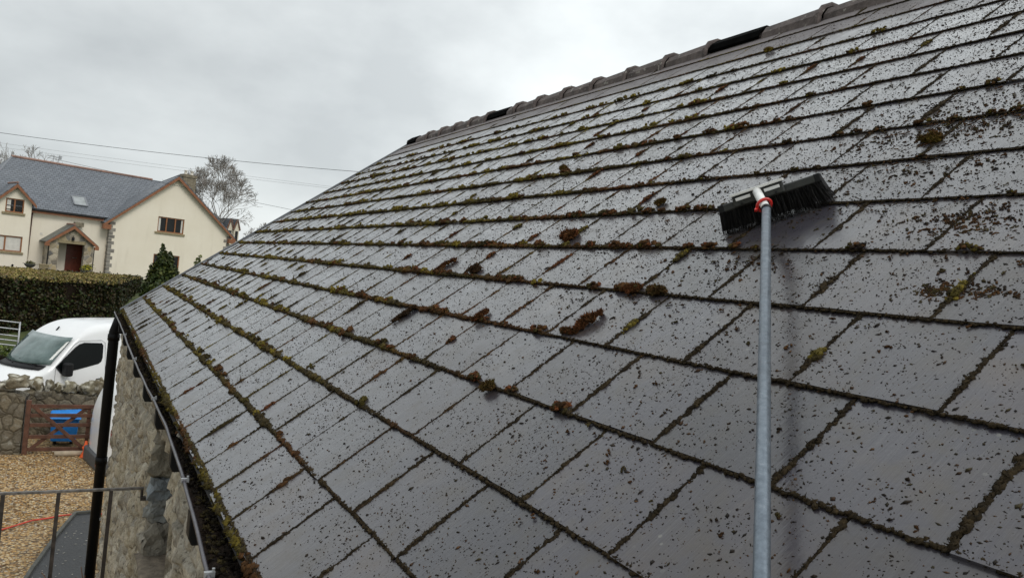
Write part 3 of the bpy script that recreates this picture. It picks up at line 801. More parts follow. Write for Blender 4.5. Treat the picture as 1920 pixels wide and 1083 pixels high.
# swollen rust brown piles along the middle courses and in some joints
rp = random.Random(17)
def pile(y, t, R_, n, cols):
    for _ in range(n):
        a, q = rp.uniform(0, 6.28), math.sqrt(rp.random()); h = math.sqrt(max(0, 1 - q * q))
        r = R_ * rp.uniform(.22, .42)
        moss_blob(y + math.cos(a) * q * R_ * 1.7, t + math.sin(a) * q * R_ * .8 + .3 * R_, R_ * h * rp.uniform(.3, .8), r * 1.2, r, r * .8, rp.random() * 3, rp.choice(cols) * rp.uniform(.6, 1.35), 2)
for _ in range(120):
    k = rp.choice((3, 4, 4, 5, 5, 5, 6, 6, 7, 7, 8, 9, 10)); y = rp.gauss(2.7, .9)
    if not 1.45 < y < 5.5: continue
    pile(y, k * G, rp.uniform(.009, .021), 16, [RED, BRN, BRN, OLV, BRN * .6])
for _ in range(46):
    k = rp.choice((6, 7, 8, 9, 9, 10, 11)); pile(rp.uniform(.75, 2.3), k * G, rp.uniform(.007, .016), 14, [BRN, OLV, BRN * .6, DRK, YEL * .5])
for _ in range(90):
    c_ = rp.randint(2, 12); j_ = rp.randint(-30, 4); y = S0 - W_SL * (j_ + .5 * (c_ & 1))
    if not .8 < y < 9.5: continue
    t0_ = c_ * G + rp.uniform(.02, .22); L_ = rp.uniform(.02, .06)
    cs_ = [RED, BRN, BRN * .7] if 1.5 < y < 4 and rp.random() < .6 else [YEL * .8, GREEN, OLV]
    for q in range(26):
        f = rp.gauss(0, .5); r = .0055 * math.exp(-f * f) * rp.uniform(.6, 1.2) + .002
        moss_blob(y + rp.gauss(0, .004), t0_ + f * L_, r * .4 - .002, r, r * 1.1, r * .8, rp.random() * 3, rp.choice(cs_) * rp.uniform(.6, 1.3), 2)
# thick fringe hanging over the eaves
y = .9
while y < 9.75:
    for q in range(2):
        r = random.uniform(.006, .013) * (1 + .9 * nf(y, 0, 2.5, 2) + .5 * nf(y, 0, 9, 4)); c = (YEL * .7 if random.random() < .3 else GREEN * .8 if random.random() < .6 else OLV) * random.uniform(.5, 1.1)
        if nf(y, 0, 4.2, 7) < -.28: continue
        if nf(y, 0, 1.3, 5) > .25: c = BRN * random.uniform(.5, 1)
        moss_blob(y + random.gauss(0, .01), -.008 + random.gauss(-.002, .006), -.002 - random.random() * .016, r, r * .8, r * .8, random.random() * 3, c, 2 if y < 6 else 1)
    y += .012
GUT = []
y = 1.0
while y < 9.7:
    x = lipx(y) + random.uniform(.02, .098); f = (x - lipx(y)) / .1
    c = (DRK * .5 if random.random() < .8 - .35 * f else OLV * .8) * random.uniform(.4, 1.1)
    if f > .7 and nf(y, 0, 6, 3) > .25: c = GREEN * .6
    r = random.uniform(.004, .011); GUT.append((x, y, gz(y) - .012 + .016 * f, r, r, r * .7, *c)); y += random.uniform(.001, .006)
GUT = np.array(GUT)
VV = []; TT = []; CC = []; base = 0
fr_ = np.tile(np.eye(3), (len(GUT), 1, 1))
P, T, k = blobs(GUT[:, :3], fr_, GUT[:, 3:6], 1, .35, 91); VV.append(P); TT.append(T); CC.append(np.repeat(GUT[:, 6:], k, 0)); base += len(P)
P, T, C_ = sprigs(GUT[:, :3], fr_, GUT[:, 3:6], GUT[:, 6:], 7, 92, 1.3); VV.append(P); TT.append(T + base); CC.append(C_); base += len(P)
for s in (1, 2):
    A = np.array(rows[s]); ang = A[:, 6]
    P, T, k = blobs(RP(A[:, 0], A[:, 1], A[:, 2]), roof_frames(ang), A[:, 3:6], s, .32, 5 + s)
    # darker and lighter tufts inside a cushion
    cc = np.repeat(A[:, 7:10], k, 0) * np.random.default_rng(s).uniform(.6, 1.4, (len(P), 1))
    VV.append(P); TT.append(T + base); CC.append(cc); base += len(P)
    P, T, C_ = sprigs(RP(A[:, 0], A[:, 1], A[:, 2]), roof_frames(ang), A[:, 3:6], A[:, 7:10], 7 if s == 2 else 3, 20 + s)
    VV.append(P); TT.append(T + base); CC.append(C_); base += len(P)
mo = tri_obj('moss', np.concatenate(VV), np.concatenate(TT), 'moss', None, True, np.concatenate(CC))
tag(mo, 'green and brown moss filling the joints between the roof slates', 'moss', kind='stuff')

# soil in the joints below the moss: thin strips
mb_v = []; mb_f = []
for c in range(17):
    j = int((S0 - YV) / W_SL) - 1
    while True:
        y = S0 - W_SL * (j + .5 * (c & 1)); j += 1
        if y > YV - .02: continue
        if y < Y0 + .1: break
        b = len(mb_v)
        for t in (c * G, (c + 1) * G):
            for dy in (-.0042, .0042): mb_v.append(RP(y + dy, t, -(t - c * G) / G * .0065 - .0045))
        mb_f.append((b, b + 1, b + 3, b + 2))
jo_ = mesh_obj('joint_dirt', mb_v, mb_f, 'soil', slates); jo_['kind'] = 'stuff'

# crumbs of moss and dirt scattered over the slates
N = 400000
y = .2 + (YV - .25) * rng.random(N) ** 1.6; t = rng.uniform(0, 4.0, N)
keep = np.zeros(N, bool)
for i in range(N):
    yy_, tt_ = y[i], t[i]
    d = .66 + .40 * nf(yy_, tt_, 2.2, 1) + .55 * nf(yy_, tt_, 9, 4) + .35 * nf(yy_, tt_, 31, 6) + .25 * smooth(tt_, 1.0, 1.9) * (1 - smooth(yy_, 2.4, 4.5)) - .45 * smooth(yy_, 3.5, 7.5) - .22 * (1 - smooth(tt_, .1, .9)) - .60 * smooth(tt_, 3.3, 3.85) - .12 * (1 - smooth(yy_, .8, 1.3))
    # the patch already swept by the broom
    e = ((yy_ - 1.30) / .14) ** 2 + ((tt_ - 1.585) / .10) ** 2
    if e < 1: d -= .55
    keep[i] = random.random() < d
y = y[keep]; t = t[keep]; n = len(y)
r = np.clip(np.exp(rng.normal(math.log(.00108), .52, n)), .0006, .0046)
r *= 1 + .12 * np.clip((t - 1.0) / 1.0, 0, 1)
lf = np.array([LIFT.get((int(b // G), math.ceil((S0 - a) / W_SL - .5 * (int(b // G) & 1))), 0) for a, b in zip(y, t)])
off = -((t / G) % 1) * .0065 + lf + r * .15
ang = rng.uniform(0, 3.14, n)
V0 = np.array([(1, 0, 0), (.1, 1, 0), (-1, .15, 0), (-.1, -1, 0), (0, .1, 1), (.2, 0, -.4)], np.float32)
T0 = np.array([(0, 1, 4), (1, 2, 4), (2, 3, 4), (3, 0, 4), (1, 0, 5), (2, 1, 5), (3, 2, 5), (0, 3, 5)])
S = np.stack([r * rng.uniform(.9, 1.9, n), r * rng.uniform(.6, 1.1, n), r * rng.uniform(.4, .9, n)], 1)
P = V0[None] * (1 + .45 * (rng.random((n, 6, 1)) * 2 - 1)) * S[:, None, :]
P = np.einsum('nki,nij->nkj', P, roof_frames(ang)) + RP(y, t, off)[:, None, :]
T = (T0[None] + (np.arange(n) * 6)[:, None, None]).reshape(-1, 3)
palc = np.stack([DRK * .5, DRK, OLV * .7, BRN * .55, DRK * .8, BRN * .9])
tint = np.repeat(palc[rng.integers(0, 6, n)] * rng.uniform(.5, 1.3, (n, 1)), 6, 0)
# a few pale chips of mortar among them
for i in rng.integers(0, n, 60): tint[i * 6:i * 6 + 6] = (.5, .48, .42)
do = tri_obj('debris', P.reshape(-1, 3), T, 'debris', None, False, tint)
tag(do, 'dark crumbs of moss and dirt scattered over the wet slates', 'debris', kind='stuff')

# brown shreds of moss raked loose above the broom and to its right
rows = {1: [], 2: []}
def shreds(cy, ct, sy, st, n, r0, cols):
    for _ in range(n):
        y, t = random.gauss(cy, sy), random.gauss(ct, st); r = r0 * random.uniform(.5, 1.5)
        cc = random.choice(cols) * random.uniform(.6, 1.3)
        for q in range(random.choice((1, 2, 3, 4))):
            moss_blob(y + random.gauss(0, r * .8), t + random.gauss(0, r * .8), r * .3 - .003, r * random.uniform(.5, 1.2), r * .5, r * .45, random.random() * 3.14, cc, 1)
for (a, b, sa, sb, n) in ((1.40, 2.15, .16, .12, 330), (1.27, 2.22, .10, .06, 160), (.98, 1.60, .05, .05, 190), (.86, 1.60, .10, .05, 110), (.84, 1.35, .05, .015, 120), (.90, 1.34, .02, .02, 110), (1.05, 1.98, .22, .22, 330), (1.9, 2.3, .5, .3, 260), (1.3, 1.5, .6, .35, 260), (1.45, 1.43, .07, .03, 60), (1.7, 1.25, .3, .1, 120), (1.05, .62, .3, .2, 70)):
    shreds(a, b, sa, sb, n, .0038, [BRN, BRN * .6, OLV, DRK * 1.3])
A = np.array(rows[1]); P, T, k = blobs(RP(A[:, 0], A[:, 1], A[:, 2]), roof_frames(A[:, 6]), A[:, 3:6], 1, .4, 9)
P2, T2, C2 = sprigs(RP(A[:, 0], A[:, 1], A[:, 2]), roof_frames(A[:, 6]), A[:, 3:6], A[:, 7:10], 7, 77, .75)
ls = tri_obj('loose_moss', np.concatenate([P, P2]), np.concatenate([T, T2 + len(P)]), 'moss', None, True, np.concatenate([np.repeat(A[:, 7:10], k, 0), C2]))
tag(ls, 'brown shreds of raked moss strewn on the slates right of the broom', 'moss', kind='stuff')

# moss cushions big enough to pick up: one object each
def cushion(y, t, ly, lt, h, ang, c1, c2, label, seed):
    """a lumpy cushion grown from overlapping tufts"""
    r = np.random.default_rng(seed); n = 46
    a = r.uniform(0, 6.283, n); q = np.sqrt(r.random(n)) * .85
    u, v = q * np.cos(a), q * np.sin(a)
    hh = np.sqrt(np.clip(1 - q ** 2, 0, 1)) * h
    ca, sa = math.cos(ang), math.sin(ang)
    yy = y + (u * ly * ca - v * lt * sa); tt = t + (u * ly * sa + v * lt * ca)
    rr = min(ly, lt) * r.uniform(.22, .42, n); yy = yy + r.normal(0, .12 * ly, n); tt = tt + r.normal(0, .12 * lt, n)
    cen = RP(yy, tt, hh * .55 - .002)
    P, T, k = blobs(cen, roof_frames(r.uniform(0, 3, n)), np.stack([rr * r.uniform(1, 1.5, n), rr, rr * .8], 1), 2, .26, seed)
    base_ = RP(np.array(y), np.array(t), np.array(0.0))
    mixf = r.random((n, 1)); tint = np.repeat((c1 * (1 - mixf) + c2 * mixf) * r.uniform(.6, 1.3, (n, 1)), k, 0) * r.uniform(.65, 1.35, (n * k, 1))
    sc_ = np.stack([rr * 1.2, rr, rr * .8], 1)
    P2, T2, C2 = sprigs(cen, roof_frames(r.uniform(0, 3, n)), sc_, (c1 * (1 - mixf) + c2 * mixf) * r.uniform(.6, 1.3, (n, 1)), 75, seed + 5, 1.15)
    T = np.concatenate([T, T2 + len(P)]); tint = np.concatenate([tint, C2]); P = np.concatenate([P, P2])
    o = tri_obj('moss_cushion', P - base_, T, 'moss', None, True, tint); o.location = base_
    return tag(o, label, 'moss cushion', 'moss cushions standing up on the slates')
cushion(2.49, 1.560, .050, .030, .035, .1, RED, BRN, 'round red brown moss cushion on the level course left of the pole', 31)
cushion(3.50, 2.300, .055, .020, .040, .5, YEL * .6, BRN, 'long olive moss cushion with a brown underside high on the middle of the roof', 32)
cushion(2.20, 1.810, .028, .018, .022, .1, BRN, YEL * .6, 'small brown moss cushion just left of the broom head', 33)
cushion(1.765, 1.075, .022, .055, .030, .25, RED, BRN, 'tall rust red moss tuft leaning up the slope below the broom', 34)
cushion(1.800, 1.020, .050, .014, .016, .0, OLV, RED, 'mossy foot running along the course under the rust red tuft', 35)
cushion(2.86, 1.290, .050, .022, .026, .4, DRK * 1.5, BRN * .7, 'dark brown ragged moss lump left of the two rounded ones', 36)
cushion(3.20, 1.305, .022, .060, .022, .2, BRN, RED * .8, 'narrow brown moss ridge lying in an upright joint', 37)
cushion(2.34, 1.015, .018, .045, .026, .1, RED, BRN, 'slim red moss tuft on an upright joint in mid roof', 38)
cushion(2.92, .945, .017, .060, .018, .1, DRK * 1.4, BRN * .7, 'long dark moss strip in an upright joint low on the roof', 39)
cushion(1.655, 1.253, .045, .018, .022, .05, BRN, OLV * 1.3, 'right one of two rounded brown cushions on the course line', 40)
cushion(1.760, 1.253, .038, .018, .022, .0, BRN, RED, 'left one of two rounded brown cushions on the course line', 41)
cushion(1.83, .735, .026, .020, .022, .3, GREEN * .7, BRN * .8, 'green and brown tuft hanging below a course low on the roof', 42)
cushion(3.18, 3.72, .045, .020, .028, .6, YEL, BRN, 'bright ochre moss cushion close under the ridge vent', 43)
cushion(1.32, 2.11, .035, .022, .016, .4, BRN, YEL * .7, 'loose brown moss pad lying on an open slate above the broom', 44)

# ------------------------------------------------------------------ the broom
bro = thing('roof_broom', 'black bristled broom head with red clip on a long grey pole resting on the slates', 'broom', tuple(RP(np.array(1.57), np.array(1.70), np.array(0.0))))
def own(o):     # keep world coordinates while parented to a moved empty
    o.matrix_parent_inverse = Matrix.Translation(-Vector(bro.location)); return o
E1 = np.array(-.81 * YW + .586 * TW); E1 /= np.linalg.norm(E1)
E2 = np.array(-.586 * YW - .81 * TW); E2 /= np.linalg.norm(E2)
E3 = NW
BC = RP(np.array(1.560), np.array(1.690), np.array(0.0))
BM = Matrix(((E1[0], E2[0], E3[0], BC[0]), (E1[1], E2[1], E3[1], BC[1]), (E1[2], E2[2], E3[2], BC[2]), (0, 0, 0, 1)))
TILT = Matrix.Rotation(R(24), 4, 'X')
BM2 = BM @ Matrix.Translation((0, 0, .068)) @ TILT
mb = MB(); mb.box((-.147, -.024, -.012), (.147, .024, .012), BM2)
own(mb.build('broom_block', 'brush_block', bro, bevel=.004))
for x in (-.139, .139):
    mb = MB(); mb.box((x - .009, -.0247, -.0127), (x + .009, .0247, .0127), BM2); own(mb.build('end_cap', 'black_plastic', bro, bevel=.003))
# bristles
Vb = []; Fb = []
rb = random.Random(5)
for i in range(78):
    for j in range(13):
        for q in range(3):
            u = -.143 + .286 * (i + rb.random()) / 78; v = -.025 + .050 * (j + rb.random()) / 13
            p0 = BM2 @ Vector((u, v, -.012))
            fl = 1.22 + .18 * rb.random()
            x1 = u * 1.0 + (u / .15) ** 3 * (.026 if u > 0 else .016) + rb.gauss(0, .005); y1 = v * fl * 1.25 + .012 + rb.gauss(0, .004)
            p2 = BM @ Vector((x1, y1, .001 + rb.random() ** 3 * .014))
            mid_ = (p0 + p2) / 2 + Vector((rb.gauss(0, .002), rb.gauss(0, .002), rb.gauss(0, .002)))
            a = rb.uniform(0, 3.14); w = .0007
            sd_ = (BM.to_3x3() @ Vector((math.cos(a), math.sin(a), 0))) * w
            b = len(Vb); Vb += [p0 - sd_, p0 + sd_, mid_ + sd_, mid_ - sd_, p2 + sd_ * .6, p2 - sd_ * .6]
            Fb += [(b, b + 1, b + 2, b + 3), (b + 3, b + 2, b + 4, b + 5)]
own(mesh_obj('bristles', Vb, Fb, 'bristle', bro))
# dense core of the bristle bundle
mb = MB(); mb.add([BM @ Vector(p) for p in ((-.148, -.024, .070), (.148, -.024, .062), (.148, .024, .062), (-.148, .024, .070), (-.158, -.030, .014), (.158, -.030, .014), (.158, .036, .014), (-.158, .036, .014))],
       [(0, 1, 2, 3), (7, 6, 5, 4), (0, 4, 5, 1), (1, 5, 6, 2), (2, 6, 7, 3), (3, 7, 4, 0)])
own(mb.build('bristle_core', 'bristle', bro))
# carrier plate with bright bars
PX = Vector((-1, 0, 0)); PZ = Vector((0, .93, .37)).normalized(); PY = PZ.cross(PX)
BM3 = BM @ Matrix.Translation((-.024, .030, .092)) @ Matrix(((PX.x, PY.x, PZ.x, 0), (PX.y, PY.y, PZ.y, 0), (PX.z, PY.z, PZ.z, 0), (0, 0, 0, 1)))
mb = MB(); mb.box((-.074, -.020, -.006), (.074, .013, .004), BM3); own(mb.build('carrier_plate', 'brush_block', bro, bevel=.004))
mb = MB(); mb.box((-.077, .0132, -.020), (.077, .0210, .0100), BM3); own(mb.build('carrier_flange', 'silver_paint', bro, bevel=.001))
for x0 in (-.064, .020):
    mb = MB(); mb.box((x0, -.003, .0042), (x0 + .044, .0065, .0070), BM3); own(mb.build('bright_bar', 'silver_paint', bro, bevel=.001))
for x0 in (-.05, .05):
    mb = MB(); p = BM3 @ Vector((x0, -.013, .002)); q = BM3 @ Vector((x0, -.013, .0065)); mb.tube([p, q], .004, 8); own(mb.build('screw', 'black_plastic', bro))
# pole, socket and clip
PB = Vector((0.81517, 0.68503, 4.14693)); PT = Vector((1.57058, 1.43279, 4.77417))
dv = (PB - PT).normalized(); PE = PB + dv * .55
mb = MB(); mb.tube([PT, PB, PE], .0118, 20); pole = own(mb.build('pole', 'pole_grey', bro, True))
mb = MB(); mb.tube([PT - dv * .006, PT + dv * .006], .0135, 20); own(mb.build('pole_ferrule', 'black_plastic', bro, True))
anchor = BM3 @ Vector((0, .006, .004))
nk = [PT - dv * .004, PT * .7 + anchor * .3, PT * .35 + anchor * .65, anchor]
mb = MB(); mb.tube(nk, [.0110, .0120, .0125, .0125], 16); own(mb.build('socket', 'silver_paint', bro, True))
cc_ = (PT * .78 + anchor * .22); side = dv.cross(Vector(E3)).normalized(); upv = side.cross(dv).normalized()
ring = []
for i in range(19):
    a = 2 * math.pi * i / 18; ring.append(cc_ + side * math.cos(a) * .0185 + upv * math.sin(a) * .0165 + dv * (.007 * math.cos(a)))
mb = MB(); mb.tube(ring, .0042, 8, cap=False); own(mb.build('red_clip', 'red_plastic', bro, True))
mb = MB(); mb.bar(cc_ + side * .017 - dv * .004, cc_ + side * .023 + dv * .020, .008, .007); own(mb.build('clip_lever', 'red_plastic', bro, bevel=.001))

# ------------------------------------------------------------------ railing beside the wall
rail = thing('railing', 'thin rusty iron railing running out from the barn wall', 'railing', (0, 5.05, 2.0))
def own2(o, r): o.matrix_parent_inverse = Matrix.Translation(-Vector(r.location)); return o
mb = MB(); mb.bar((-2.6, 5.05, 3.027), (.428, 5.05, 3.027), .02, .015); own2(mb.build('top_rail', 'rail_iron', rail, bevel=.002), rail)
mb = MB(); mb.tube([(.420, 5.05, 3.022), (.420, 5.05, 2.965)], .008, 8); mb.box((.414, 5.03, 2.955), (.45, 5.07, 2.975)); own2(mb.build('wall_fixing', 'rust_iron', rail), rail)
for i in range(11):
    x = .252 - .272 * i
    mb = MB(); mb.bar((x, 5.05, 3.0195), (x - .004, 5.05, 2.04), .021, .021, (1, 0, 0)); own2(mb.build('baluster', 'rust_iron', rail), rail)
mb = MB(); mb.bar((-2.6, 5.05, 2.032), (.428, 5.05, 2.032), .016, .012); own2(mb.build('bottom_rail', 'rail_iron', rail), rail)
for x in (-2.6, -.9, .40):
    mb = MB(); mb.bar((x, 5.05, 2.026), (x, 5.05, .02), .03, .03, (1, 0, 0)); own2(mb.build('leg', 'rust_iron', rail), rail)

# ------------------------------------------------------------------ bed at the wall foot, hose, dry plant
bed = thing('planting_bed', 'dark slate covered bed with a low kerb at the foot of the wall', 'bed', (.1, 12, 0))
pts = [(.42, 13.75), (.20, 13.72), (-.02, 12.75), (-.26, 11.5), (-.45, 10.3), (-.5, 9.0), (.40, 9.0)]
mb = MB(); mb.add([(x, y, .12) for x, y in pts] + [(x, y, .0) for x, y in pts], [tuple(range(7)), tuple(range(13, 6, -1))] + [(i, (i + 1) % 7, (i + 1) % 7 + 7, i + 7) for i in range(7)])
own2(mb.build('bed_surface', 'mulch', bed), bed)
mb = MB()
for i in range(5):
    p, q = pts[i], pts[i + 1]; mb.bar((p[0], p[1], .08), (q[0], q[1], .08), .05, .16)
own2(mb.build('kerb', 'kerb_stone', bed, bevel=.008), bed)
n = 150; px = rng.uniform(-.4, .38, n); py = rng.uniform(9.3, 13.6, n)
ok = px > np.interp(py, [10.3, 11.5, 12.75, 13.7], [-.40, -.22, .02, .2]); px = px[ok]; py = py[ok]; n = len(px)
fr = np.tile(np.eye(3), (n, 1, 1)); sc = np.stack([rng.uniform(.006, .018, n), rng.uniform(.006, .014, n), np.full(n, .004)], 1)
P, T, k = blobs(np.stack([px, py, np.full(n, .124)], 1), fr, sc, 1, .3, 8)
own2(tri_obj('pale_chippings', P, T, 'stones', bed, True, np.tile((.42, .40, .36), (len(P), 1))), bed)['kind'] = 'stuff'

mb = MB(); hp_ = [(-3.0, 12.6), (-1.8, 12.9), (-.76, 13.34), (-.37, 13.70), (.0, 13.86), (.3, 13.88), (.52, 13.84), (.9, 13.9), (1.5, 14.1)]
hz_ = []
for i in range(len(hp_) - 1):
    for s in range(8):
        f = s / 8; a = Vector((*hp_[i], .06)); b = Vector((*hp_[i + 1], .06)); p = a.lerp(b, f); p.x += .03 * mn.noise((p.y * 3, i, 0)); p.z = .062 + .01 * mn.noise((p.x * 3, 0, 0)); hz_.append(p)
mb.tube(hz_, .013, 8); tag(mb.build('hose', 'hose_red', None, True), 'thin red hose lying across the gravel', 'hose')

pl = thing('dead_plant', 'dry brown branching stems against the foot of the downpipe', 'plant', (.22, 9.1, 0))
rb = random.Random(3)
for i in range(12):
    a = rb.uniform(2.4, 4.4); ln = rb.uniform(.9, 1.35); p = Vector((.37 + rb.gauss(0, .03), 8.5 + rb.gauss(0, .05), .1)); ps = [p.copy()]
    d = Vector((math.cos(a) * .20, math.sin(a) * .16 - .1, 1)).normalized()
    for s in range(9):
        d = (d + Vector((rb.gauss(0, .12) - .03, rb.gauss(0, .12), .02))).normalized(); p = p + d * ln / 9; ps.append(p.copy())
    mb = MB(); mb.tube(ps, [.010 * (1 - k / 11) + .002 for k in range(len(ps))], 5)
    for s in (4, 6, 7):
        q = ps[s]; mb.tube([q, q + Vector((rb.gauss(-.05, .06), rb.gauss(0, .05), .10)), q + Vector((rb.gauss(-.09, .08), rb.gauss(0, .05), .17))], [.004, .003, .0015], 4)
    own2(mb.build('stem', 'dry_stem', pl, True), pl)

# ------------------------------------------------------------------ garden walls, gate, bin, log
def stone_wall_thing(name, label, p0, p1, z0, z1f, th, seed, cat='wall', topn=0):
    """rubble wall between two plan points, built as a displaced box; coping stones are parts"""
    root = thing(name, label, cat, (p0[0], p0[1], z0))
    d = Vector((p1[0] - p0[0], p1[1] - p0[1], 0)); L = d.length; d.normalize(); nrm = Vector((d.y, -d.x, 0))
    nu = max(2, int(L / .07)); V = []; Fc = []
    prof = []   # around the section: front bottom -> front top -> back top -> back bottom
    nz_ = 16
    sec = [(.5, i / nz_) for i in range(nz_ + 1)] + [(.17, 1.0), (-.17, 1.0)] + [(-.5, 1 - i / nz_) for i in range(nz_ + 1)]
    for i in range(nu + 1):
        u = L * i / nu; top = z1f(u)
        for (s, f) in sec:
            z = z0 + (top - z0) * f; q = Vector((u * 3.0 + seed, s * 3, z * 4))
            off = .05 * mn.noise(q) + .025 * mn.noise(q * 2.7)
            p = Vector((p0[0], p0[1], 0)) + d * u + nrm * (s * th + (off if s > 0 else -off))
            V.append((p.x, p.y, z + (.05 * mn.noise(q * 1.3) if f == 1.0 else 0)))
    m = len(sec)
    for i in range(nu):
        for k in range(m - 1): a = i * m + k; Fc.append((a, a + 1, a + m + 1, a + m))
    Fc.append(tuple(range(m))); Fc.append(tuple(range(nu * m + m - 1, nu * m - 1, -1)))
    o = mesh_obj('rubble', V, Fc, 'field_stone', root, True); own2(o, root)
    return root, d, nrm
def coping(root, c, s, seed, tintc, rz=0):
    P, T = rock('c', c, s, '', None, seed, 3, .55, rz=rz, boxy=.45)
    tt = []
    for p in P:
        f = mn.noise(Vector(p) * 9 + Vector((seed, 0, 0))); w = smooth(f, .05, .3)
        tt.append(np.array(tintc) * (1 - w) + np.array((.46, .44, .37)) * w)
    o = mesh_obj('coping_stone', P, T, 'stones', root, True, np.array(tt)); own2(o, root); return o
r1, d_, n_ = stone_wall_thing('stone_pier', 'rough stone gate pier with a pale boulder on top beside the wooden gate', (-1.30, 18.25), (-.80, 18.18), 0, lambda u: 1.26 + .04 * math.sin(u * 9), .42, 1, 'gate pier')
coping(r1, (-.98, 18.15, 1.50), (.21, .20, .14), 3, (.17, .145, .10))
coping(r1, (-1.22, 18.22, 1.36), (.16, .18, .11), 4, (.11, .095, .07))
r2, d_, n_ = stone_wall_thing('garden_wall', 'mossy rubble wall with upright coping stones behind the wooden gate', (-.95, 19.75), (2.6, 19.35), 0, lambda u: 1.03 + .05 * math.sin(u * 3), .4, 5)
ct_ = [(.14, .115, .07), (.10, .085, .055), (.17, .15, .10), (.12, .10, .06)]
for i, (x, w, h, tc_) in enumerate([(-.72, .13, .16, 0), (-.46, .09, .13, 1), (-.27, .10, .10, 3), (-.05, .13, .14, 2), (.16, .10, .09, 1), (.30, .12, .15, 2), (.52, .12, .19, 0), (.76, .14, .14, 3), (1.02, .13, .16, 1), (1.3, .15, .15, 0), (1.6, .14, .16, 2), (1.9, .14, .14, 3), (2.2, .14, .15, 1)]):
    coping(r2, (x, 19.66 - .09 * (x + .9), 1.09 + h * .45), (w * 1.12, .15, h * 1.05), 10 + i, ct_[tc_], rz=.2 * (i % 3))
r3, d_, n_ = stone_wall_thing('boundary_wall', 'low rubble wall running left from the gate pier', (-9, 18.9), (-1.30, 18.32), 0, lambda u: 1.16 + .06 * math.sin(u * 2), .4, 9)
for i in range(14): coping(r3, (-1.7 - i * .5, 18.36 + i * .04, 1.22), (.22, .17, .12), 40 + i, ct_[i % 4], rz=.3 * (i % 3))

gate = thing('wooden_gate', 'brown five bar wooden gate with crossed braces hung on the pier', 'gate', (-.76, 18.0, 0))
def gpart(nm, mb, m='gate_wood', bev=.006): return own2(mb.build(nm, m, gate, bevel=bev), gate)
mb = MB(); mb.box((-.80, 17.97, .03), (-.71, 18.06, 1.15)); gpart('gate_post', mb)
mb = MB(); mb.box((.78, 17.97, .03), (.86, 18.06, 1.15)); gpart('gate_post', mb)
zt = [.10, .36, .60, .80, .99]
for z in zt:
    mb = MB(); mb.box((-.708, 17.985, z), (.778, 18.02, z + .075)); gpart('rail', mb, bev=.004)
mb = MB(); mb.bar((-.66, 17.972, 1.02), (.30, 17.972, .14), .024, .07); gpart('brace', mb)
mb = MB(); mb.bar((-.66, 18.034, .14), (.30, 18.034, 1.0), .024, .07); gpart('brace', mb)
mb = MB(); mb.box((.30, 18.022, .08), (.37, 18.046, 1.06)); gpart('stile', mb)

bn = thing('blue_bin', 'blue plastic wheeled bin seen through the bars of the wooden gate', 'bin', (-.09, 18.75, 0))
mb = MB(); mb.add([(-.33, 18.58, .16), (.13, 18.52, .16), (.15, 18.95, .16), (-.31, 19.0, .16), (-.36, 18.52, .66), (.17, 18.46, .66), (.19, 19.0, .66), (-.35, 19.05, .66)], [(0, 3, 2, 1), (4, 5, 6, 7), (0, 1, 5, 4), (1, 2, 6, 5), (2, 3, 7, 6), (3, 0, 4, 7)])
own2(mb.build('bin_body', 'bin_blue', bn, bevel=.02), bn)
mb = MB(); mb.add([(-.40, 18.44, .665), (.21, 18.38, .665), (.23, 19.04, .70), (-.39, 19.10, .70), (-.36, 18.47, .71), (.18, 18.42, .74), (.20, 19.0, .78), (-.36, 19.06, .74)], [(0, 3, 2, 1), (4, 5, 6, 7), (0, 1, 5, 4), (1, 2, 6, 5), (2, 3, 7, 6), (3, 0, 4, 7)])
own2(mb.build('lid', 'bin_blue', bn, bevel=.015), bn)
for x in (-.25, .06):
    mb = MB(); mb.tube([(x - .03, 18.93, .12), (x + .03, 18.93, .12)], .10, 16); own2(mb.build('wheel', 'tyre', bn, True), bn)

mb = MB(); mb.tube([(-.22, 17.86, .075), (.1, 17.85, .08), (.62, 17.86, .07)], [.055, .058, .05], 12)
tag(mb.build('log', 'pale_log', None, True), 'short pale log lying on the gravel in front of the gate', 'log')

# ------------------------------------------------------------------ vehicles
def loft(stations, M, closed_ends=True):
    """stations: list of rings (lists of Vector) of equal length"""
    mb = MB(); n = len(stations[0]); vs = [M @ p for st in stations for p in st]; fs = []
    for i in range(len(stations) - 1):
        for k in range(n - 1): a = i * n + k; fs.append((a, a + 1, a + n + 1, a + n))
    if closed_ends: fs.append(tuple(range(n - 1, -1, -1))); fs.append(tuple((len(stations) - 1) * n + k for k in range(n)))
    return mb.add(vs, fs)
def section(x, zb, zt_, hw, shoulder, rt, tumble):
    """half section mirrored: sill -> side -> rounded roof edge -> across"""
    pts = []
    hwt = hw - tumble
    for f in (0, .15, .35, .6, .8, 1.0):
        z = zb + (shoulder - zb) * f; pts.append((hw - .03 * (1 - f) ** 2 * 2, z))
    zr = zt_ - rt
    for f in (.34, .67, 1.0):
        z = shoulder + (zr - shoulder) * f; pts.append((hw + (hwt - hw) * f ** 1.3, z))
    for a in (22, 45, 68, 90):
        pts.append((hwt - rt + rt * math.cos(R(a)), zr + rt * math.sin(R(a)) * 1.0))
    for f in (.6, .3, 0): pts.append(((hwt - rt) * f, zt_ + .02 * (1 - f)))
    L = [Vector((x, y, z)) for y, z in pts]; Rr = [Vector((x, -y, z)) for y, z in reversed(pts[:-1])]
    return L + Rr
def wheel(M, x, y, r, name_parent):
    t = MB(); t.tube([M @ Vector((x, y - .10, r)), M @ Vector((x, y + .10, r))], r, 24); w = t.build('wheel', 'tyre', name_parent, True)
    t = MB(); s = 1 if y > 0 else -1; t.tube([M @ Vector((x, y + s * .095, r)), M @ Vector((x, y + s * .106, r))], r * .62, 20); t.build('rim', 'galvanised', w, True)

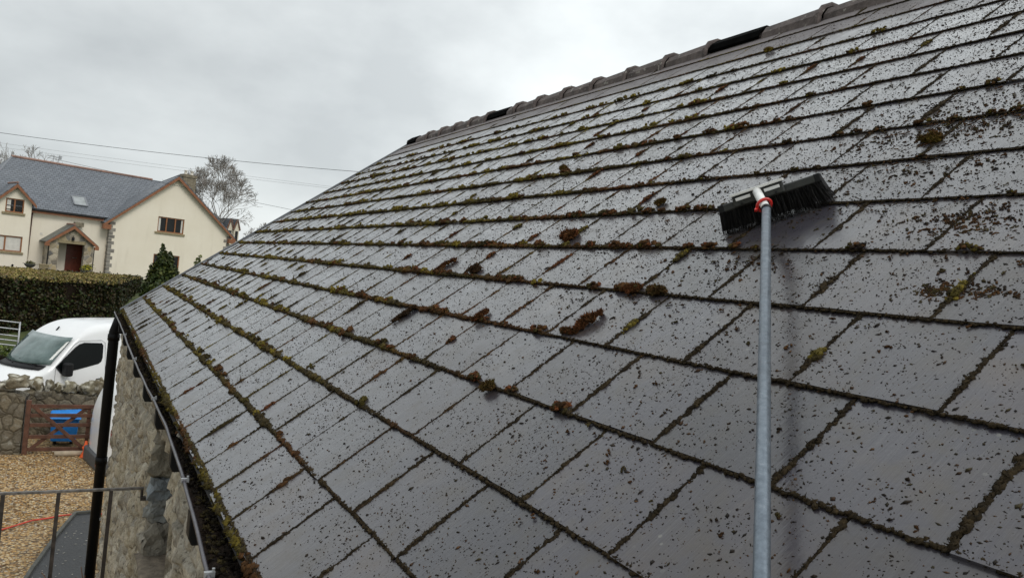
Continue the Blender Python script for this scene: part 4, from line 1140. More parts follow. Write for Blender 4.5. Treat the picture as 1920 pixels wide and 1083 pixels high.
# --- tall white panel van behind the garden wall; +x is rearwards from the windscreen pillar
vx, vy = math.sin(R(57)), math.cos(R(57))
Avan = Vector((.55, 21.18, -.15)); Sd = Vector((vy, -vx, 0))           # Sd points to the side we see
Oc = Avan - Sd * .96
VM = Matrix(((vx, Sd.x, 0, Oc.x), (vy, Sd.y, 0, Oc.y), (0, 0, 1, Oc.z), (0, 0, 0, 1)))
van = thing('white_van', 'white high roof panel van parked behind the mossy garden wall', 'van', tuple(Oc))
def ownv(o, r=van): o.matrix_parent_inverse = Matrix.Translation(-Vector(r.location)); return o
prof_ = [(-2.55, .70, .92, .55), (-2.50, .98, .95, .60), (-2.38, 1.18, .96, .75), (-2.1, 1.34, .97, .95), (-1.72, 1.50, .975, 1.1), (-1.55, 1.57, .98, 1.15), (-1.30, 1.80, .98, 1.2), (-1.0, 2.06, .98, 1.25), (-.72, 2.28, .985, 1.3),
         (-.45, 2.46, .985, 1.35), (-.15, 2.575, .99, 1.35), (.15, 2.62, .99, 1.35), (1.0, 2.63, .99, 1.35), (2.2, 2.63, .99, 1.35), (3.1, 2.61, .98, 1.35), (3.2, 2.5, .96, 1.3)]
def plan_bow(x, y):
    k = float(np.interp(x, [-2.6, -2.2, -1.6, -1.1, -.7, -.1], [.34, .40, .40, .26, .12, 0])); return k * min(1, abs(y) / .95) ** 2.2
st = []
for x, zt2, hw, sh in prof_:
    rt = .10 if x < -1.5 else (.07 if x < -.8 else min(.24, .07 + (x + .8) * .3))
    rt = max(.06, min(rt, .24)); tum = .03 + .09 * max(0, min(1, (zt2 - 1.5) / 1.0))
    st.append([Vector((p.x + plan_bow(x, p.y), p.y, p.z)) for p in section(x, .32, zt2, hw, min(sh, zt2 - rt - .05), rt, tum)])
bd = ownv(loft(st, VM).build('body', 'car_white', van, True))
m = bd.modifiers.new('subd', 'SUBSURF'); m.levels = 1; m.render_levels = 2
def van_side(z):    # half width of the visible side at height z
    f = max(0, (z - 1.35) / 1.1); return .978 - .11 * f ** 1.3
def side_poly(pts, off, thick, name, mat, parent):
    mb = MB(); n = len(pts)
    P = [VM @ Vector((x, van_side(z) + off, z)) for x, z in pts] + [VM @ Vector((x, van_side(z) + off - thick, z)) for x, z in pts]
    mb.add(P, [tuple(range(n)), tuple(range(2 * n - 1, n - 1, -1))] + [(i, i + n, (i + 1) % n + n, (i + 1) % n) for i in range(n)])
    return ownv(mb.build(name, mat, parent))
win = [(-1.10, 1.62), (-.98, 1.47), (-.90, 1.49), (-.60, 1.545), (-.10, 1.65), (-.03, 1.70), (.0, 1.80), (.01, 2.08), (-.03, 2.135), (-.45, 2.15), (-.56, 2.12), (-.66, 2.05)]
def grow(poly, d):
    cx_ = sum(p[0] for p in poly) / len(poly); cz_ = sum(p[1] for p in poly) / len(poly)
    return [(cx_ + (x - cx_) * (1 + d), cz_ + (z - cz_) * (1 + d)) for x, z in poly]
side_poly(win, .016, .03, 'side_window', 'side_glass', van)
side_poly(grow(win, .05), .011, .03, 'window_seal', 'black_plastic', van)
# door seams, handle, hinges
def seam(pts, nm='door_seam', r=.004):
    mb = MB(); mb.tube([VM @ Vector((x, van_side(z) + .008, z)) for x, z in pts], r, 5); return ownv(mb.build(nm, 'bumper_grey', van, True))
seam([(-1.14, .6), (-1.15, 1.2), (-1.14, 1.58), (-.72, 2.12), (-.58, 2.21), (-.02, 2.22), (.08, 2.16), (.10, 1.5), (.10, .6)])
seam([(.20, .5), (.20, 1.5), (.19, 2.30)]); seam([(.20, 2.30), (1.4, 2.31)]); seam([(1.4, .5), (1.4, 2.31)])
for z in (1.75, 2.0): side_poly([(.26, z), (.31, z), (.31, z + .05), (.26, z + .05)], .012, .02, 'hinge', 'black_plastic', van)
side_poly([(-.12, 1.25), (.02, 1.26), (.02, 1.29), (-.12, 1.28)], .02, .03, 'door_handle', 'black_plastic', van)
# windscreen lying on the lofted front
xs_ = [-1.52, -1.40, -1.25, -1.10, -.95, -.80]; ztab = {p[0]: p[1] for p in prof_}
def vtop(x): return float(np.interp(x, [p[0] for p in prof_], [p[1] for p in prof_]))
V = []; Fc = []; K = 8
for x in xs_:
    z = vtop(x); hw = .885 - .08 * (x + 1.6)
    for i in range(K + 1):
        f = -1 + 2 * i / K; V.append(VM @ Vector((x + plan_bow(x, hw * f) - .012, hw * f, z + .034 + .010 * (1 - f * f) + .030 * abs(f) ** 4)))
for j in range(len(xs_) - 1):
    for i in range(K): a = j * (K + 1) + i; Fc.append((a, a + 1, a + K + 2, a + K + 1))
ws = mesh_obj('windscreen', V, Fc, 'windscreen', van, True); ownv(ws)
m = ws.modifiers.new('solid', 'SOLIDIFY'); m.thickness = .012; m.offset = 1
V = []; xs2 = [-1.70, -1.61, -1.525]
for x in xs2:
    z = vtop(x); hw = .80
    for i in range(K + 1): f = -1 + 2 * i / K; V.append(VM @ Vector((x + plan_bow(x, hw * f), hw * f, z + .020 + .016 * (1 - f * f))))
Fc = [(j * (K + 1) + i, j * (K + 1) + i + 1, (j + 1) * (K + 1) + i + 1, (j + 1) * (K + 1) + i) for j in range(2) for i in range(K)]
cw = mesh_obj('scuttle', V, Fc, 'black_plastic', van, True); ownv(cw); m = cw.modifiers.new('solid', 'SOLIDIFY'); m.thickness = .012; m.offset = 1
for y0 in (.05, -.62):
    mb = MB(); mb.bar(VM @ Vector((-1.58 + plan_bow(-1.58, y0 + .62), y0 + .62, 1.62)), VM @ Vector((-1.46 + plan_bow(-1.46, y0), y0, 1.71)), .025, .022); ownv(mb.build('wiper', 'black_plastic', van))
# mirror, headlight, bumper, grille, roof aerial
mm = MB(); mm.box((-1.02, .99, 1.40), (-.84, 1.20, 1.72), VM); mir = ownv(mm.build('wing_mirror', 'black_plastic', van, bevel=.04))
mm = MB(); mm.box((-.838, 1.02, 1.44), (-.832, 1.18, 1.69), VM); g_ = ownv(mm.build('mirror_glass', 'chrome', mir))
mm = MB(); mm.bar(VM @ Vector((-.93, .93, 1.46)), VM @ Vector((-.93, 1.04, 1.52)), .08, .06); ownv(mm.build('mirror_arm', 'black_plastic', van))
mm = MB(); mm.box((-2.60, -.90, .40), (-2.44, .90, .72), VM); ownv(mm.build('front_bumper', 'bumper_grey', van, bevel=.05))
for s in (-1, 1):
    mm = MB(); mm.box((-2.50, s * .78 - .13, .86), (-2.30, s * .78 + .13, 1.12), VM); ownv(mm.build('headlight', 'skylight_glass', van, bevel=.04))
mm = MB(); mm.tube([VM @ Vector((-.62, 0, vtop(-.62) + .02)), VM @ Vector((-.55, 0, vtop(-.62) + .11))], .018, 8); ownv(mm.build('aerial', 'black_plastic', van))
for x in (-1.75, 2.1):
    for y in (-.80, .86): wheel(VM, x, y, .35, van)
for o_ in van.children:
    if o_.name.startswith('wheel'):
        ownv(o_)
# --- second white vehicle half hidden behind the downpipe; seen from its rear corner
cx2, cy2 = math.sin(R(78)), math.cos(R(78))
Oc2 = Vector((.62, 16.2, .0)); S2 = Vector((cy2, -cx2, 0)); Oc2c = Oc2 - S2 * .78 + Vector((.06, .0, 0))
CM = Matrix(((cx2, S2.x, 0, Oc2c.x), (cy2, S2.y, 0, Oc2c.y), (0, 0, 1, 0), (0, 0, 0, 1)))
car = thing('small_white_van', 'small white van with a grey bumper parked past the barn corner behind the downpipe', 'van', tuple(Oc2c))
def ownc(o): return own2(o, car)
prof2 = [(-.03, .92, .66, .66), (.03, 1.22, .74, .75), (.12, 1.45, .79, .8), (.24, 1.66, .82, .85), (.42, 1.77, .84, .9), (.9, 1.83, .85, .95), (2.0, 1.84, .85, .95), (2.7, 1.80, .85, .95), (3.1, 1.5, .85, .95), (3.5, 1.10, .84, .85), (4.1, .98, .80, .75), (4.3, .75, .74, .6)]
st = [section(x, .16, z, hw, min(sh, z - .18), .11, .04 + .07 * max(0, min(1, (z - 1) / .8))) for x, z, hw, sh in prof2]
bd = ownc(loft(st, CM).build('body', 'car_white', car, True)); m = bd.modifiers.new('subd', 'SUBSURF'); m.levels = 1; m.render_levels = 2
mb = MB(); V = []
st = []
for x, hw in ((-.10, .60), (-.07, .74), (.02, .84), (.16, .885), (.5, .885)):
    st.append([CM @ Vector((x, y, z)) for y, z in ((hw, .06), (hw + .01, .16), (hw, .27), (hw - .04, .30), (-hw + .04, .30), (-hw, .27), (-hw - .01, .16), (-hw, .06))])
n = 8; vs = [p for s_ in st for p in s_]; fs = []
for i in range(len(st) - 1):
    for k in range(n - 1): a = i * n + k; fs.append((a, a + 1, a + n + 1, a + n))
fs += [tuple(range(n - 1, -1, -1)), tuple(4 * n + k for k in range(n))]
bp = ownc(MB().add(vs, fs).build('rear_bumper', 'bumper_grey', car, True, bevel=.02))
mb = MB(); mb.box((-.115, .44, .14), (-.09, .56, .18), CM); ownc(mb.build('reflector', 'red_plastic', car))
for s in (1, -1):
    mb = MB(); mb.box((.03, s * .735 - .03, .62), (.12, s * .745 + .045, .92), CM); ownc(mb.build('tail_light', 'red_lamp', car, bevel=.02))
mb = MB(); mb.box((-.012, -.58, 1.10), (.12, .58, 1.42), CM @ Matrix.Rotation(R(9), 4, 'Y')); ownc(mb.build('rear_window', 'side_glass', car, bevel=.03))
mb = MB(); mb.box((-.035, .26, .86), (.03, .38, .90), CM); ownc(mb.build('door_handle', 'black_plastic', car))
mb = MB(); mb.tube([CM @ Vector(p) for p in ((.26, .872, .70), (.30, .868, 1.00), (.42, .852, 1.32), (.60, .835, 1.52))], .009, 6); ownc(mb.build('pillar_trim', 'redbrown_board', car, True))
for x in (.75, 3.4):
    for y in (-.72, .76): wheel(CM, x, y, .30, car)
for o_ in car.children:
    if o_.name.startswith('wheel'): ownc(o_)
# small orange shape by the gate foot, its cone form a guess
fl = thing('orange_shape', 'two tiered orange shape standing on the gravel just left of the small white van', 'cone', (.33, 17.7, .03))
mb = MB(); mb.lathe((0, 0, 0), [(.0, .34), (.02, .34), (.045, .22), (.07, .22), (.05, .16), (.05, .12), (.10, .02), (.10, 0), (0, 0)], 12); mb.build('shape_body', 'orange_plastic', fl, True)
mb = MB(); mb.box((-.12, -.12, -.012), (.12, .12, .0)); mb.build('shape_base', 'black_plastic', fl)

# ------------------------------------------------------------------ foliage helpers
def leaf_cloud(pts, nrm, size, seed, cols, stretch=1.6, droop=0.0):
    """one small bent leaf (two triangles) at each point"""
    r = np.random.default_rng(seed); n = len(pts)
    a = r.normal(size=(n, 3)); a += nrm * .6; a /= np.linalg.norm(a, axis=1, keepdims=True)
    b = r.normal(size=(n, 3)); b[:, 2] -= droop; b -= a * np.sum(a * b, 1, keepdims=True); b /= np.linalg.norm(b, axis=1, keepdims=True)
    c = np.cross(a, b); s = size * r.uniform(.6, 1.4, (n, 1))
    P = np.stack([pts - b * s * stretch * .5, pts + c * s * .5 + a * s * .12, pts + b * s * stretch * .5, pts - c * s * .5 + a * s * .12], 1)
    T = (np.array([(0, 1, 2), (0, 2, 3)])[None] + (np.arange(n) * 4)[:, None, None]).reshape(-1, 3)
    cc = np.array(cols)[r.integers(0, len(cols), n)] * r.uniform(.55, 1.35, (n, 1))
    return P.reshape(-1, 3), T, np.repeat(cc, 4, 0)
def hedge_thing(name, label, poly, z0f, ztop, n, size, cols, seed, cat='hedge', group=None, topcols=None, lump=.18):
    """poly: plan corners (closed); clipped hedge of leaf clumps over a dark core"""
    root = thing(name, label, cat, (poly[0][0], poly[0][1], z0f(*poly[0])), group)
    mb = MB(); m_ = len(poly); cx_ = sum(p[0] for p in poly) / m_; cy_ = sum(p[1] for p in poly) / m_
    ins = []
    for x, y in poly:
        d = Vector((cx_ - x, cy_ - y)).normalized() * .28; ins.append((x + d.x, y + d.y))
    vs = [(x, y, z0f(x, y)) for x, y in ins] + [(x, y, ztop(x, y) - .15) for x, y in ins]
    mb.add(vs, [tuple(range(m_ - 1, -1, -1)), tuple(m_ + i for i in range(m_))] + [(i, (i + 1) % m_, (i + 1) % m_ + m_, i + m_) for i in range(m_)])
    own2(mb.build('inner_growth', 'soil', root), root)
    r = np.random.default_rng(seed); P = []; N_ = []; C_ = []
    edges = [(poly[i], poly[(i + 1) % m_]) for i in range(m_)]
    lens = np.array([math.dist(a, b) for a, b in edges]); areas = lens * 2.4; top_area = lens.max() * np.sort(lens)[1] * .5
    tot = areas.sum() + top_area
    for (a, b), L, A_ in zip(edges, lens, areas):
        k = int(n * A_ / tot); f = r.random(k); x = a[0] + (b[0] - a[0]) * f; y = a[1] + (b[1] - a[1]) * f
        nx_, ny_ = (b[1] - a[1]) / L, -(b[0] - a[0]) / L
        if nx_ * (cx_ - (a[0] + b[0]) / 2) + ny_ * (cy_ - (a[1] + b[1]) / 2) > 0: nx_, ny_ = -nx_, -ny_
        g_ = r.random(k)
        for i in range(k):
            z0, z1 = z0f(x[i], y[i]), ztop(x[i], y[i]); z = z0 + (z1 - z0) * g_[i]
            d = lump * mn.noise((x[i] * 1.1, y[i] * 1.1, z * 1.4)) + lump * .6 * mn.noise((x[i] * 3.3, y[i] * 3.3, z * 3)) - .05 - r.random() ** 2 * .25
            P.append((x[i] + nx_ * d, y[i] + ny_ * d, z + .04 * r.normal())); N_.append((nx_, ny_, .1)); C_.append(0)
    k = int(n * top_area / tot * 1.6)
    for i in range(k):
        w = r.dirichlet(np.ones(m_)); w = w ** .5; w /= w.sum()
        # uniform enough cover by blending between opposite edges
        f1, f2 = r.random(), r.random()
        if m_ == 4:
            ax = poly[0][0] + (poly[1][0] - poly[0][0]) * f1; ay = poly[0][1] + (poly[1][1] - poly[0][1]) * f1
            bx_ = poly[3][0] + (poly[2][0] - poly[3][0]) * f1; by_ = poly[3][1] + (poly[2][1] - poly[3][1]) * f1
            x, y = ax + (bx_ - ax) * f2, ay + (by_ - ay) * f2
        else: x = sum(p[0] * q for p, q in zip(poly, w)); y = sum(p[1] * q for p, q in zip(poly, w))
        P.append((x, y, ztop(x, y) + .10 * mn.noise((x * 1.5, y * 1.5, 7)) - .10 * r.random() ** 2)); N_.append((0, 0, 1)); C_.append(1)
    P = np.array(P); N_ = np.array(N_); C_ = np.array(C_, bool)
    for sel, cl in ((~C_, cols), (C_, topcols or cols)):
        if sel.sum() == 0: continue
    A1 = leaf_cloud(P[~C_], N_[~C_], size, seed, cols); A2 = leaf_cloud(P[C_], N_[C_], size * .8, seed + 1, topcols or cols)
    VV = np.concatenate([A1[0], A2[0]]); TT = np.concatenate([A1[1], A2[1] + len(A1[0])]); CC = np.concatenate([A1[2], A2[2]])
    nn_ = np.array([mn.noise((p[0] * .9, p[1] * .9, p[2] * 1.2)) for p in VV[::4]]); CC *= np.repeat(1 + .5 * nn_, 4)[:, None]
    own2(tri_obj('foliage', VV, TT, 'leaf', root, False, CC), root)
    return root
gzf = lambda x, y: ground_z(x, y)
HC = [(.018, .027, .006), (.030, .046, .009), (.040, .040, .010), (.014, .014, .006), (.05, .036, .013), (.036, .024, .010)]
TC = [(.26, .20, .06), (.20, .17, .05), (.16, .15, .04), (.22, .15, .07)]
hedge_thing('hedge', 'tall clipped dark green hedge with a yellowish top standing in front of the cream house', [(-12.0, 26.6), (1.10, 35.5), (2.65, 45.5), (-12.0, 36.5)], gzf, lambda x, y: 2.87, 110000, .075, HC, 4, topcols=TC)
hedge_thing('low_hedge', 'low bright green hedge below the metal field gate', [(-7.0, 23.6), (-1.32, 23.5), (-1.35, 24.5), (-7.0, 24.6)], gzf, lambda x, y: 1.40 - .10 * max(0, x + 1.9), 9000, .07, [(.07, .10, .02), (.10, .13, .025), (.05, .075, .015)], 5, topcols=[(.14, .17, .04), (.10, .14, .03)])

fg = thing('field_gate', 'galvanised metal field gate at the far left edge in front of the hedge', 'gate', (-1.5, 26.1, .5))
gp = Vector((-1.52, 26.15, 0)); gd = Vector((-.85, .52, 0))
mb = MB()
for z in (1.90, 1.70, 1.50, 1.36, 1.22, 1.08): mb.tube([gp + Vector((0, 0, z)), gp + gd * 3.6 + Vector((0, 0, z + .02))], .020, 8)
own2(mb.build('bars', 'galvanised', fg, True), fg)
for f in (0, 1.0):
    mb = MB(); mb.tube([gp + gd * 3.6 * f + Vector((0, 0, .45)), gp + gd * 3.6 * f + Vector((0, 0, 1.93))], .024, 8); own2(mb.build('stile', 'galvanised', fg, True), fg)
mb = MB(); mb.tube([gp + gd * .4 + Vector((0, .02, 1.08)), gp + gd * 1.6 + Vector((0, .02, 1.88))], .018, 8); own2(mb.build('brace', 'galvanised', fg, True), fg)
mb = MB(); q = gp + gd * 3.75; mb.tube([q + Vector((0, 0, .3)), q + Vector((0, 0, 2.05))], .07, 10); own2(mb.build('gate_post', 'gate_wood', fg, True), fg)

def bush_thing(name, label, c, rx, rz, n, size, cols, seed, cat='bush', cone=False, stem=True):
    root = thing(name, label, cat, c); r = np.random.default_rng(seed); P = []; N_ = []
    for i in range(n):
        while True:
            p = r.uniform(-1, 1, 3)
            if np.linalg.norm(p) < 1: break
        q = p / (np.linalg.norm(p) + 1e-6) * (np.linalg.norm(p) ** .45)
        lump = 1 + .30 * mn.noise(Vector(q * 2.3) + Vector((seed, 0, 0))) + .2 * mn.noise(Vector(q * 5) + Vector((seed, 0, 3)))
        h = (q[2] + 1) / 2; w = (1 - h * .75) * 1.15 if cone else 1
        P.append((q[0] * rx * w * lump, q[1] * rx * w * lump, rz * (q[2] + 1) * (lump if q[2] > 0 else 1))); N_.append(q)
    V_, T_, C_ = leaf_cloud(np.array(P), np.array(N_), size, seed, cols, 2.0)
    tri_obj('foliage', V_, T_, 'leaf', root, False, C_)
    if stem:
        mb = MB(); mb.tube([(0, 0, -.3), (0.02, 0, rz * .8), (0, .02, rz * 1.5)], [.06, .045, .015], 7); mb.build('stem', 'bark', root, True)
    return root
bush_thing('conifer_shrub', 'bushy dark green conifer growing in front of the lower house window', (3.05, 37.3, 1.45), .92, 1.40, 5200, .12, [(.035, .055, .012), (.055, .075, .016), (.022, .035, .010), (.08, .09, .02)], 7, 'shrub', cone=True)
bush_thing('small_shrub', 'small light green shrub peeking over the far roof edge right of the conifer', (4.40, 36.6, 1.5), .55, 1.28, 1600, .10, [(.07, .09, .02), (.10, .11, .03), (.04, .05, .014)], 8, 'shrub', cone=True)

# ------------------------------------------------------------------ the cream house
P0 = Vector((1.2777807, 62.82131847, 2.014)); Fh = Vector((0.95630476, 0.2923717, 0)); Bh = Vector((-0.2923717, 0.95630476, 0))
HM = Matrix(((Fh.x, Bh.x, 0, P0.x), (Fh.y, Bh.y, 0, P0.y), (0, 0, 1, P0.z), (0, 0, 0, 1)))
house = thing('cream_house', 'cream rendered house with a long slate roof, a big gable and a stone porch', 'house', mat=HM)
def hb(name, mat, build, parent=house, bevel=0, smooth=False):
    mb = MB(); build(mb); return mb.build(name, mat, parent, smooth, bevel)
EW, AW = 4.28, 8.25; C0 = 4.5; HWD = 4.65
# --- gable wing wall with openings: front as strips round the two windows
def wall_front(u0, u1, v, th, top, holes, name, parent, mat='cream_render', z0=-.6):
    """vertical wall with rectangular holes; top is a function of u (piecewise linear)"""
    us = sorted(set([u0, u1] + [h[0] for h in holes] + [h[1] for h in holes] + ([C0] if u0 < C0 < u1 and name == 'wing_wall' else [])))
    mb = MB()
    for a, b in zip(us[:-1], us[1:]):
        hs = sorted([(h[2], h[3]) for h in holes if h[0] <= a + 1e-6 and h[1] >= b - 1e-6]); z = z0
        for (za, zb) in hs:
            mb.box((a, v, z), (b, v + th, za)); z = zb
        mb.add([(a, v, z), (b, v, z), (b, v, top(b)), (a, v, top(a)), (a, v + th, z), (b, v + th, z), (b, v + th, top(b)), (a, v + th, top(a))],
               [(0, 1, 2, 3), (7, 6, 5, 4), (0, 4, 5, 1), (1, 5, 6, 2), (2, 6, 7, 3), (3, 7, 4, 0)])
    return mb.build(name, mat, parent)
gtop = lambda u: EW + (AW - .12 - EW) * max(0, 1 - abs(u - C0) / HWD) - .02
wall_front(-.0, 9.15, 0, .3, gtop, [(3.37, 5.38, 3.75, 4.92), (3.30, 5.28, .83, 2.02)], 'wing_wall', house)
def wing_sides(mb):
    mb.box((0, .3, -.6), (.3, 9, EW)); mb.box((8.85, .3, -.6), (9.15, 9, EW)); mb.box((.3, 8.7, -.6), (8.85, 9, EW))
hb('wing_side_wall', 'cream_render', wing_sides)
# --- window builder
def window(u0, u1, w0, w1, v, bays, parent=house, curtain='sides', sill=True):
    def fr(mb):
        t = .075
        mb.box((u0, v + .05, w0), (u0 + t, v + .15, w1)); mb.box((u1 - t, v + .05, w0), (u1, v + .15, w1))
        mb.box((u0 + t, v + .05, w1 - t), (u1 - t, v + .15, w1)); mb.box((u0 + t, v + .05, w0), (u1 - t, v + .15, w0 + t))
        for k in range(1, bays):
            c_ = u0 + (u1 - u0) * k / bays; mb.box((c_ - .045, v + .052, w0 + t), (c_ + .045, v + .148, w1 - t))
    wo = hb('window', 'window_frame', fr, parent)
    hb('pane', 'window_glass', lambda mb: mb.box((u0 + .05, v + .115, w0 + .05), (u1 - .05, v + .122, w1 - .05)), wo)
    if curtain == 'sides':
        hb('curtain', 'curtain', lambda mb: (mb.box((u0 + .08, v + .104, w0 + .08), (u0 + .24, v + .112, w1 - .08)), mb.box((u1 - .20, v + .104, w0 + .08), (u1 - .08, v + .112, w1 - .08))), wo)
    elif curtain == 'left':
        hb('curtain', 'curtain', lambda mb: mb.box((u0 + .10, v + .104, w0 + .08), (u0 + .32, v + .112, w1 - .08)), wo)
    elif curtain == 'blind':
        hb('blind', 'curtain', lambda mb: mb.box((u0 + .08, v + .104, w0 + .08), (u1 - .08, v + .112, w1 - .08)), wo)
    if sill: hb('sill', 'sill_stone', lambda mb: mb.box((u0 - .18, v - .09, w0 - .15), (u1 + .10, v + .10, w0 - .002)), wo, .01)
    return wo
window(3.37, 5.38, 3.75, 4.92, 0, 3); window(3.30, 5.28, .83, 2.02, 0, 3, curtain='none')
# dark room behind the openings
hb('interior', 'underlay', lambda mb: (mb.box((2.6, .28, -.5), (6.2, .34, 5.5))))
# --- main range
MV = .45; DU_ = -6.06
def mtop(u): return 4.40
wall_front(-8.0, 0, MV, .3, mtop, [(-2.58, -1.34, .12, 2.20)], 'main_wall', house)
BV = .06
wall_front(-7.9, DU_ + 1.02, BV, .36, lambda u: 4.1, [(-7.40, -5.40, 1.21, 2.27), (-6.58, -5.50, 3.86, 4.0999)], 'bay_wall', house)
def main_rest(mb):
    mb.box((-8.0, MV + .3, -.6), (-7.7, 9.5, 4.3)); mb.box((-7.7, 9.2, -.6), (0, 9.5, 4.3))
hb('main_side_wall', 'cream_render', main_rest)
hb('interior', 'underlay', lambda mb: mb.box((-7.6, MV - .02, -.5), (-5.2, MV - .005, 4.95)))
window(-7.40, -5.40, 1.21, 2.27, BV, 2, curtain='blind')
# door
dr = hb('door', 'door_wood', lambda mb: mb.box((-2.56, MV + .10, .14), (-1.36, MV + .16, 2.19)), bevel=.01)
hb('door_panel', 'door_wood', lambda mb: [mb.box((a, MV + .075, b), (a + .42, MV + .098, b + .75)) for a in (-2.46, -1.90) for b in (.3, 1.28)], dr, .01)
hb('letter_plate', 'chrome', lambda mb: mb.box((-2.12, MV + .06, 1.12), (-1.82, MV + .074, 1.18)), dr)
hb('handle', 'chrome', lambda mb: mb.box((-1.47, MV + .05, 1.12), (-1.43, MV + .10, 1.30)), dr)
hb('threshold', 'pot_white', lambda mb: mb.box((-2.62, MV - .06, .06), (-1.30, MV + .10, .135)), dr)
# dormer bay over the eaves
DU, DH = -6.06, 1.10
dtop = lambda u: 4.72 + (5.74 - 4.72) * max(0, 1 - abs(u - DU) / 1.12)
mb = MB(); dwin = (-6.58, -5.50, 3.86, 4.80)
us = [DU - 1.02, dwin[0], DU, dwin[1], DU + 1.02]
for a, b in zip(us[:-1], us[1:]):
    ins = a >= dwin[0] - 1e-6 and b <= dwin[1] + 1e-6
    if 1: za, zb = (4.11, 4.12)
    zl = dwin[3] if ins else 4.10
    mb.add([(a, BV, zl), (b, BV, zl), (b, BV, dtop(b)), (a, BV, dtop(a)), (a, BV + .36, zl), (b, BV + .36, zl), (b, BV + .36, dtop(b)), (a, BV + .36, dtop(a))], [(0, 1, 2, 3), (7, 6, 5, 4), (0, 4, 5, 1), (1, 5, 6, 2), (2, 6, 7, 3), (3, 7, 4, 0)])
hb_ = mb.build('dormer_wall', 'cream_render', house)
window(*dwin, BV, 2, curtain='left')
# --- roofs with UV in metres
def roof_quad(name, corners, mat, parent, th=.10):
    """corners: eaves-left, eaves-right, top-right, top-left (local coords); slab with UVs along the slope"""
    c = [Vector(p) for p in corners]; e = (c[1] - c[0]).normalized(); n_ = e.cross(c[-1] - c[0]).normalized()
    if n_.z < 0: n_ = -n_
    s = n_.cross(e).normalized()
    if s.z < 0: s = -s
    k = len(c); vs = c + [p - n_ * th for p in c]
    fs = [tuple(range(k)), tuple(range(2 * k - 1, k - 1, -1))] + [(i, i + k, (i + 1) % k + k, (i + 1) % k) for i in range(k)]
    me = bpy.data.meshes.new(name); me.from_pydata([tuple(p) for p in vs], [], fs); me.update()
    uvl = me.uv_layers.new(name='UVMap')
    for p in me.polygons:
        for li in p.loop_indices:
            q = me.vertices[me.loops[li].vertex_index].co - c[0]; uvl.data[li].uv = (q.dot(e), q.dot(s))
    me.materials.append(MATS[mat]); o = bpy.data.objects.new(name, me); COL.objects.link(o); o.parent = parent
    return o
RU0, RU1, RV, RW = -5.40, 7.0, 5.0, 8.02
EV, EWm = MV - .32, 4.32
mr_ = roof_quad('main_roof', [(-8.35, EV, EWm), (-.05, EV, EWm), (5.32, RV, RW), (RU0, RV, RW)], 'house_slate', house)
roof_quad('main_roof', [(1.0, 9.8, EWm), (-8.35, 9.8, EWm), (RU0, RV, RW), (5.2, RV, RW)], 'house_slate', house)
roof_quad('hip_roof', [(-8.36, 9.8, EWm), (-8.36, EV, EWm), (RU0 - .01, RV, RW), (RU0 - .012, RV + .01, RW)], 'house_slate', house)
hb('ridge', 'terracotta', lambda mb: mb.tube([(RU0 - .05, RV, RW + .01), (4.5, RV, RW + .01)], .10, 8), mr_)
hb('hip_ridge', 'lead', lambda mb: mb.tube([(RU0, RV, RW), (-8.4, EV, EWm)], .06, 6), mr_)
for sgn in (-1, 1):
    e0 = C0 + sgn * (HWD + .38); ze = EW - .38 * (AW - EW) / HWD
    cs = [(e0, 5.0, ze), (e0, -.32, ze), (C0, -.32, AW + .02), (5.3, 5.0, RW - .03)]
    if sgn > 0: cs = [(e0, -.32, ze), (e0, 9.2, ze), (5.3, 9.2, 7.6), (5.3, 5.0, RW - .03), (C0, -.32, AW + .02)]
    wr = roof_quad('wing_roof', cs, 'house_slate', house)
hb('ridge', 'lead', lambda mb: mb.tube([(C0, -.3, AW + .02), (5.3, 5.0, RW - .03)], .06, 8), wr)
# bargeboards
def barge(mb, c, hw, ze, za, v, drop, t=.05, ext=.34):
    for s in (-1, 1):
        P = [(c, v, za), (c + s * hw, v, ze), (c + s * hw, v, ze - drop), (c, v, za - drop * 1.25)]
        P2 = [(p[0], v + t, p[2]) for p in P]
        mb.add(P + P2, [(0, 1, 2, 3), (7, 6, 5, 4), (0, 4, 5, 1), (1, 5, 6, 2), (2, 6, 7, 3), (3, 7, 4, 0)])
ze = EW - .38 * (AW - EW) / HWD
hb('bargeboard', 'timber', lambda mb: (barge(mb, C0, HWD + .37, ze - .10, AW - .09, -.335, .20),))
hb('barge_foot', 'timber', lambda mb: (mb.box((C0 - HWD - .40, -.33, ze - .48), (C0 - HWD + .15, .02, ze - .12)), mb.box((C0 + HWD - .15, -.33, ze - .48), (C0 + HWD + .40, .02, ze - .12))))
hb('fascia', 'timber', lambda mb: mb.box((-5.0, EV + .01, EWm - .30), (-.42, EV + .05, EWm - .10)))
hb('eaves_gutter', 'black_plastic', lambda mb: mb.tube([(-5.0, EV - .05, EWm - .10), (-.45, EV - .05, EWm - .10)], .055, 8))
# dormer roof
for sgn in (-1, 1):
    e0 = DU + sgn * 1.22; ze2 = 4.72 - .12
    cs = [(e0, 1.9, ze2), (e0, BV - .26, ze2), (DU, BV - .26, 5.88), (DU, 2.55, 5.88)]
    if sgn > 0: cs = [cs[1], cs[0], cs[3], cs[2]]
    drf = roof_quad('dormer_roof', cs, 'house_slate', house, .07)
hb('bargeboard', 'timber', lambda mb: barge(mb, DU, 1.24, 4.50, 5.80, BV - .30, .19))
hb('ridge', 'terracotta', lambda mb: mb.tube([(DU, BV - .26, 5.90), (DU, 2.5, 5.90)], .07, 8), drf)
hb('valley', 'lead', lambda mb: mb.bar((DU + 1.2, MV - .1, 4.70), (DU + .12, 2.4, 5.93), .14, .03), drf)
hb('drainpipe', 'redbrown_board', lambda mb: mb.tube([(-4.90, MV - .33, 4.2), (-4.90, MV - .07, 3.95), (-4.90, MV - .07, 0.1)], .045, 8))
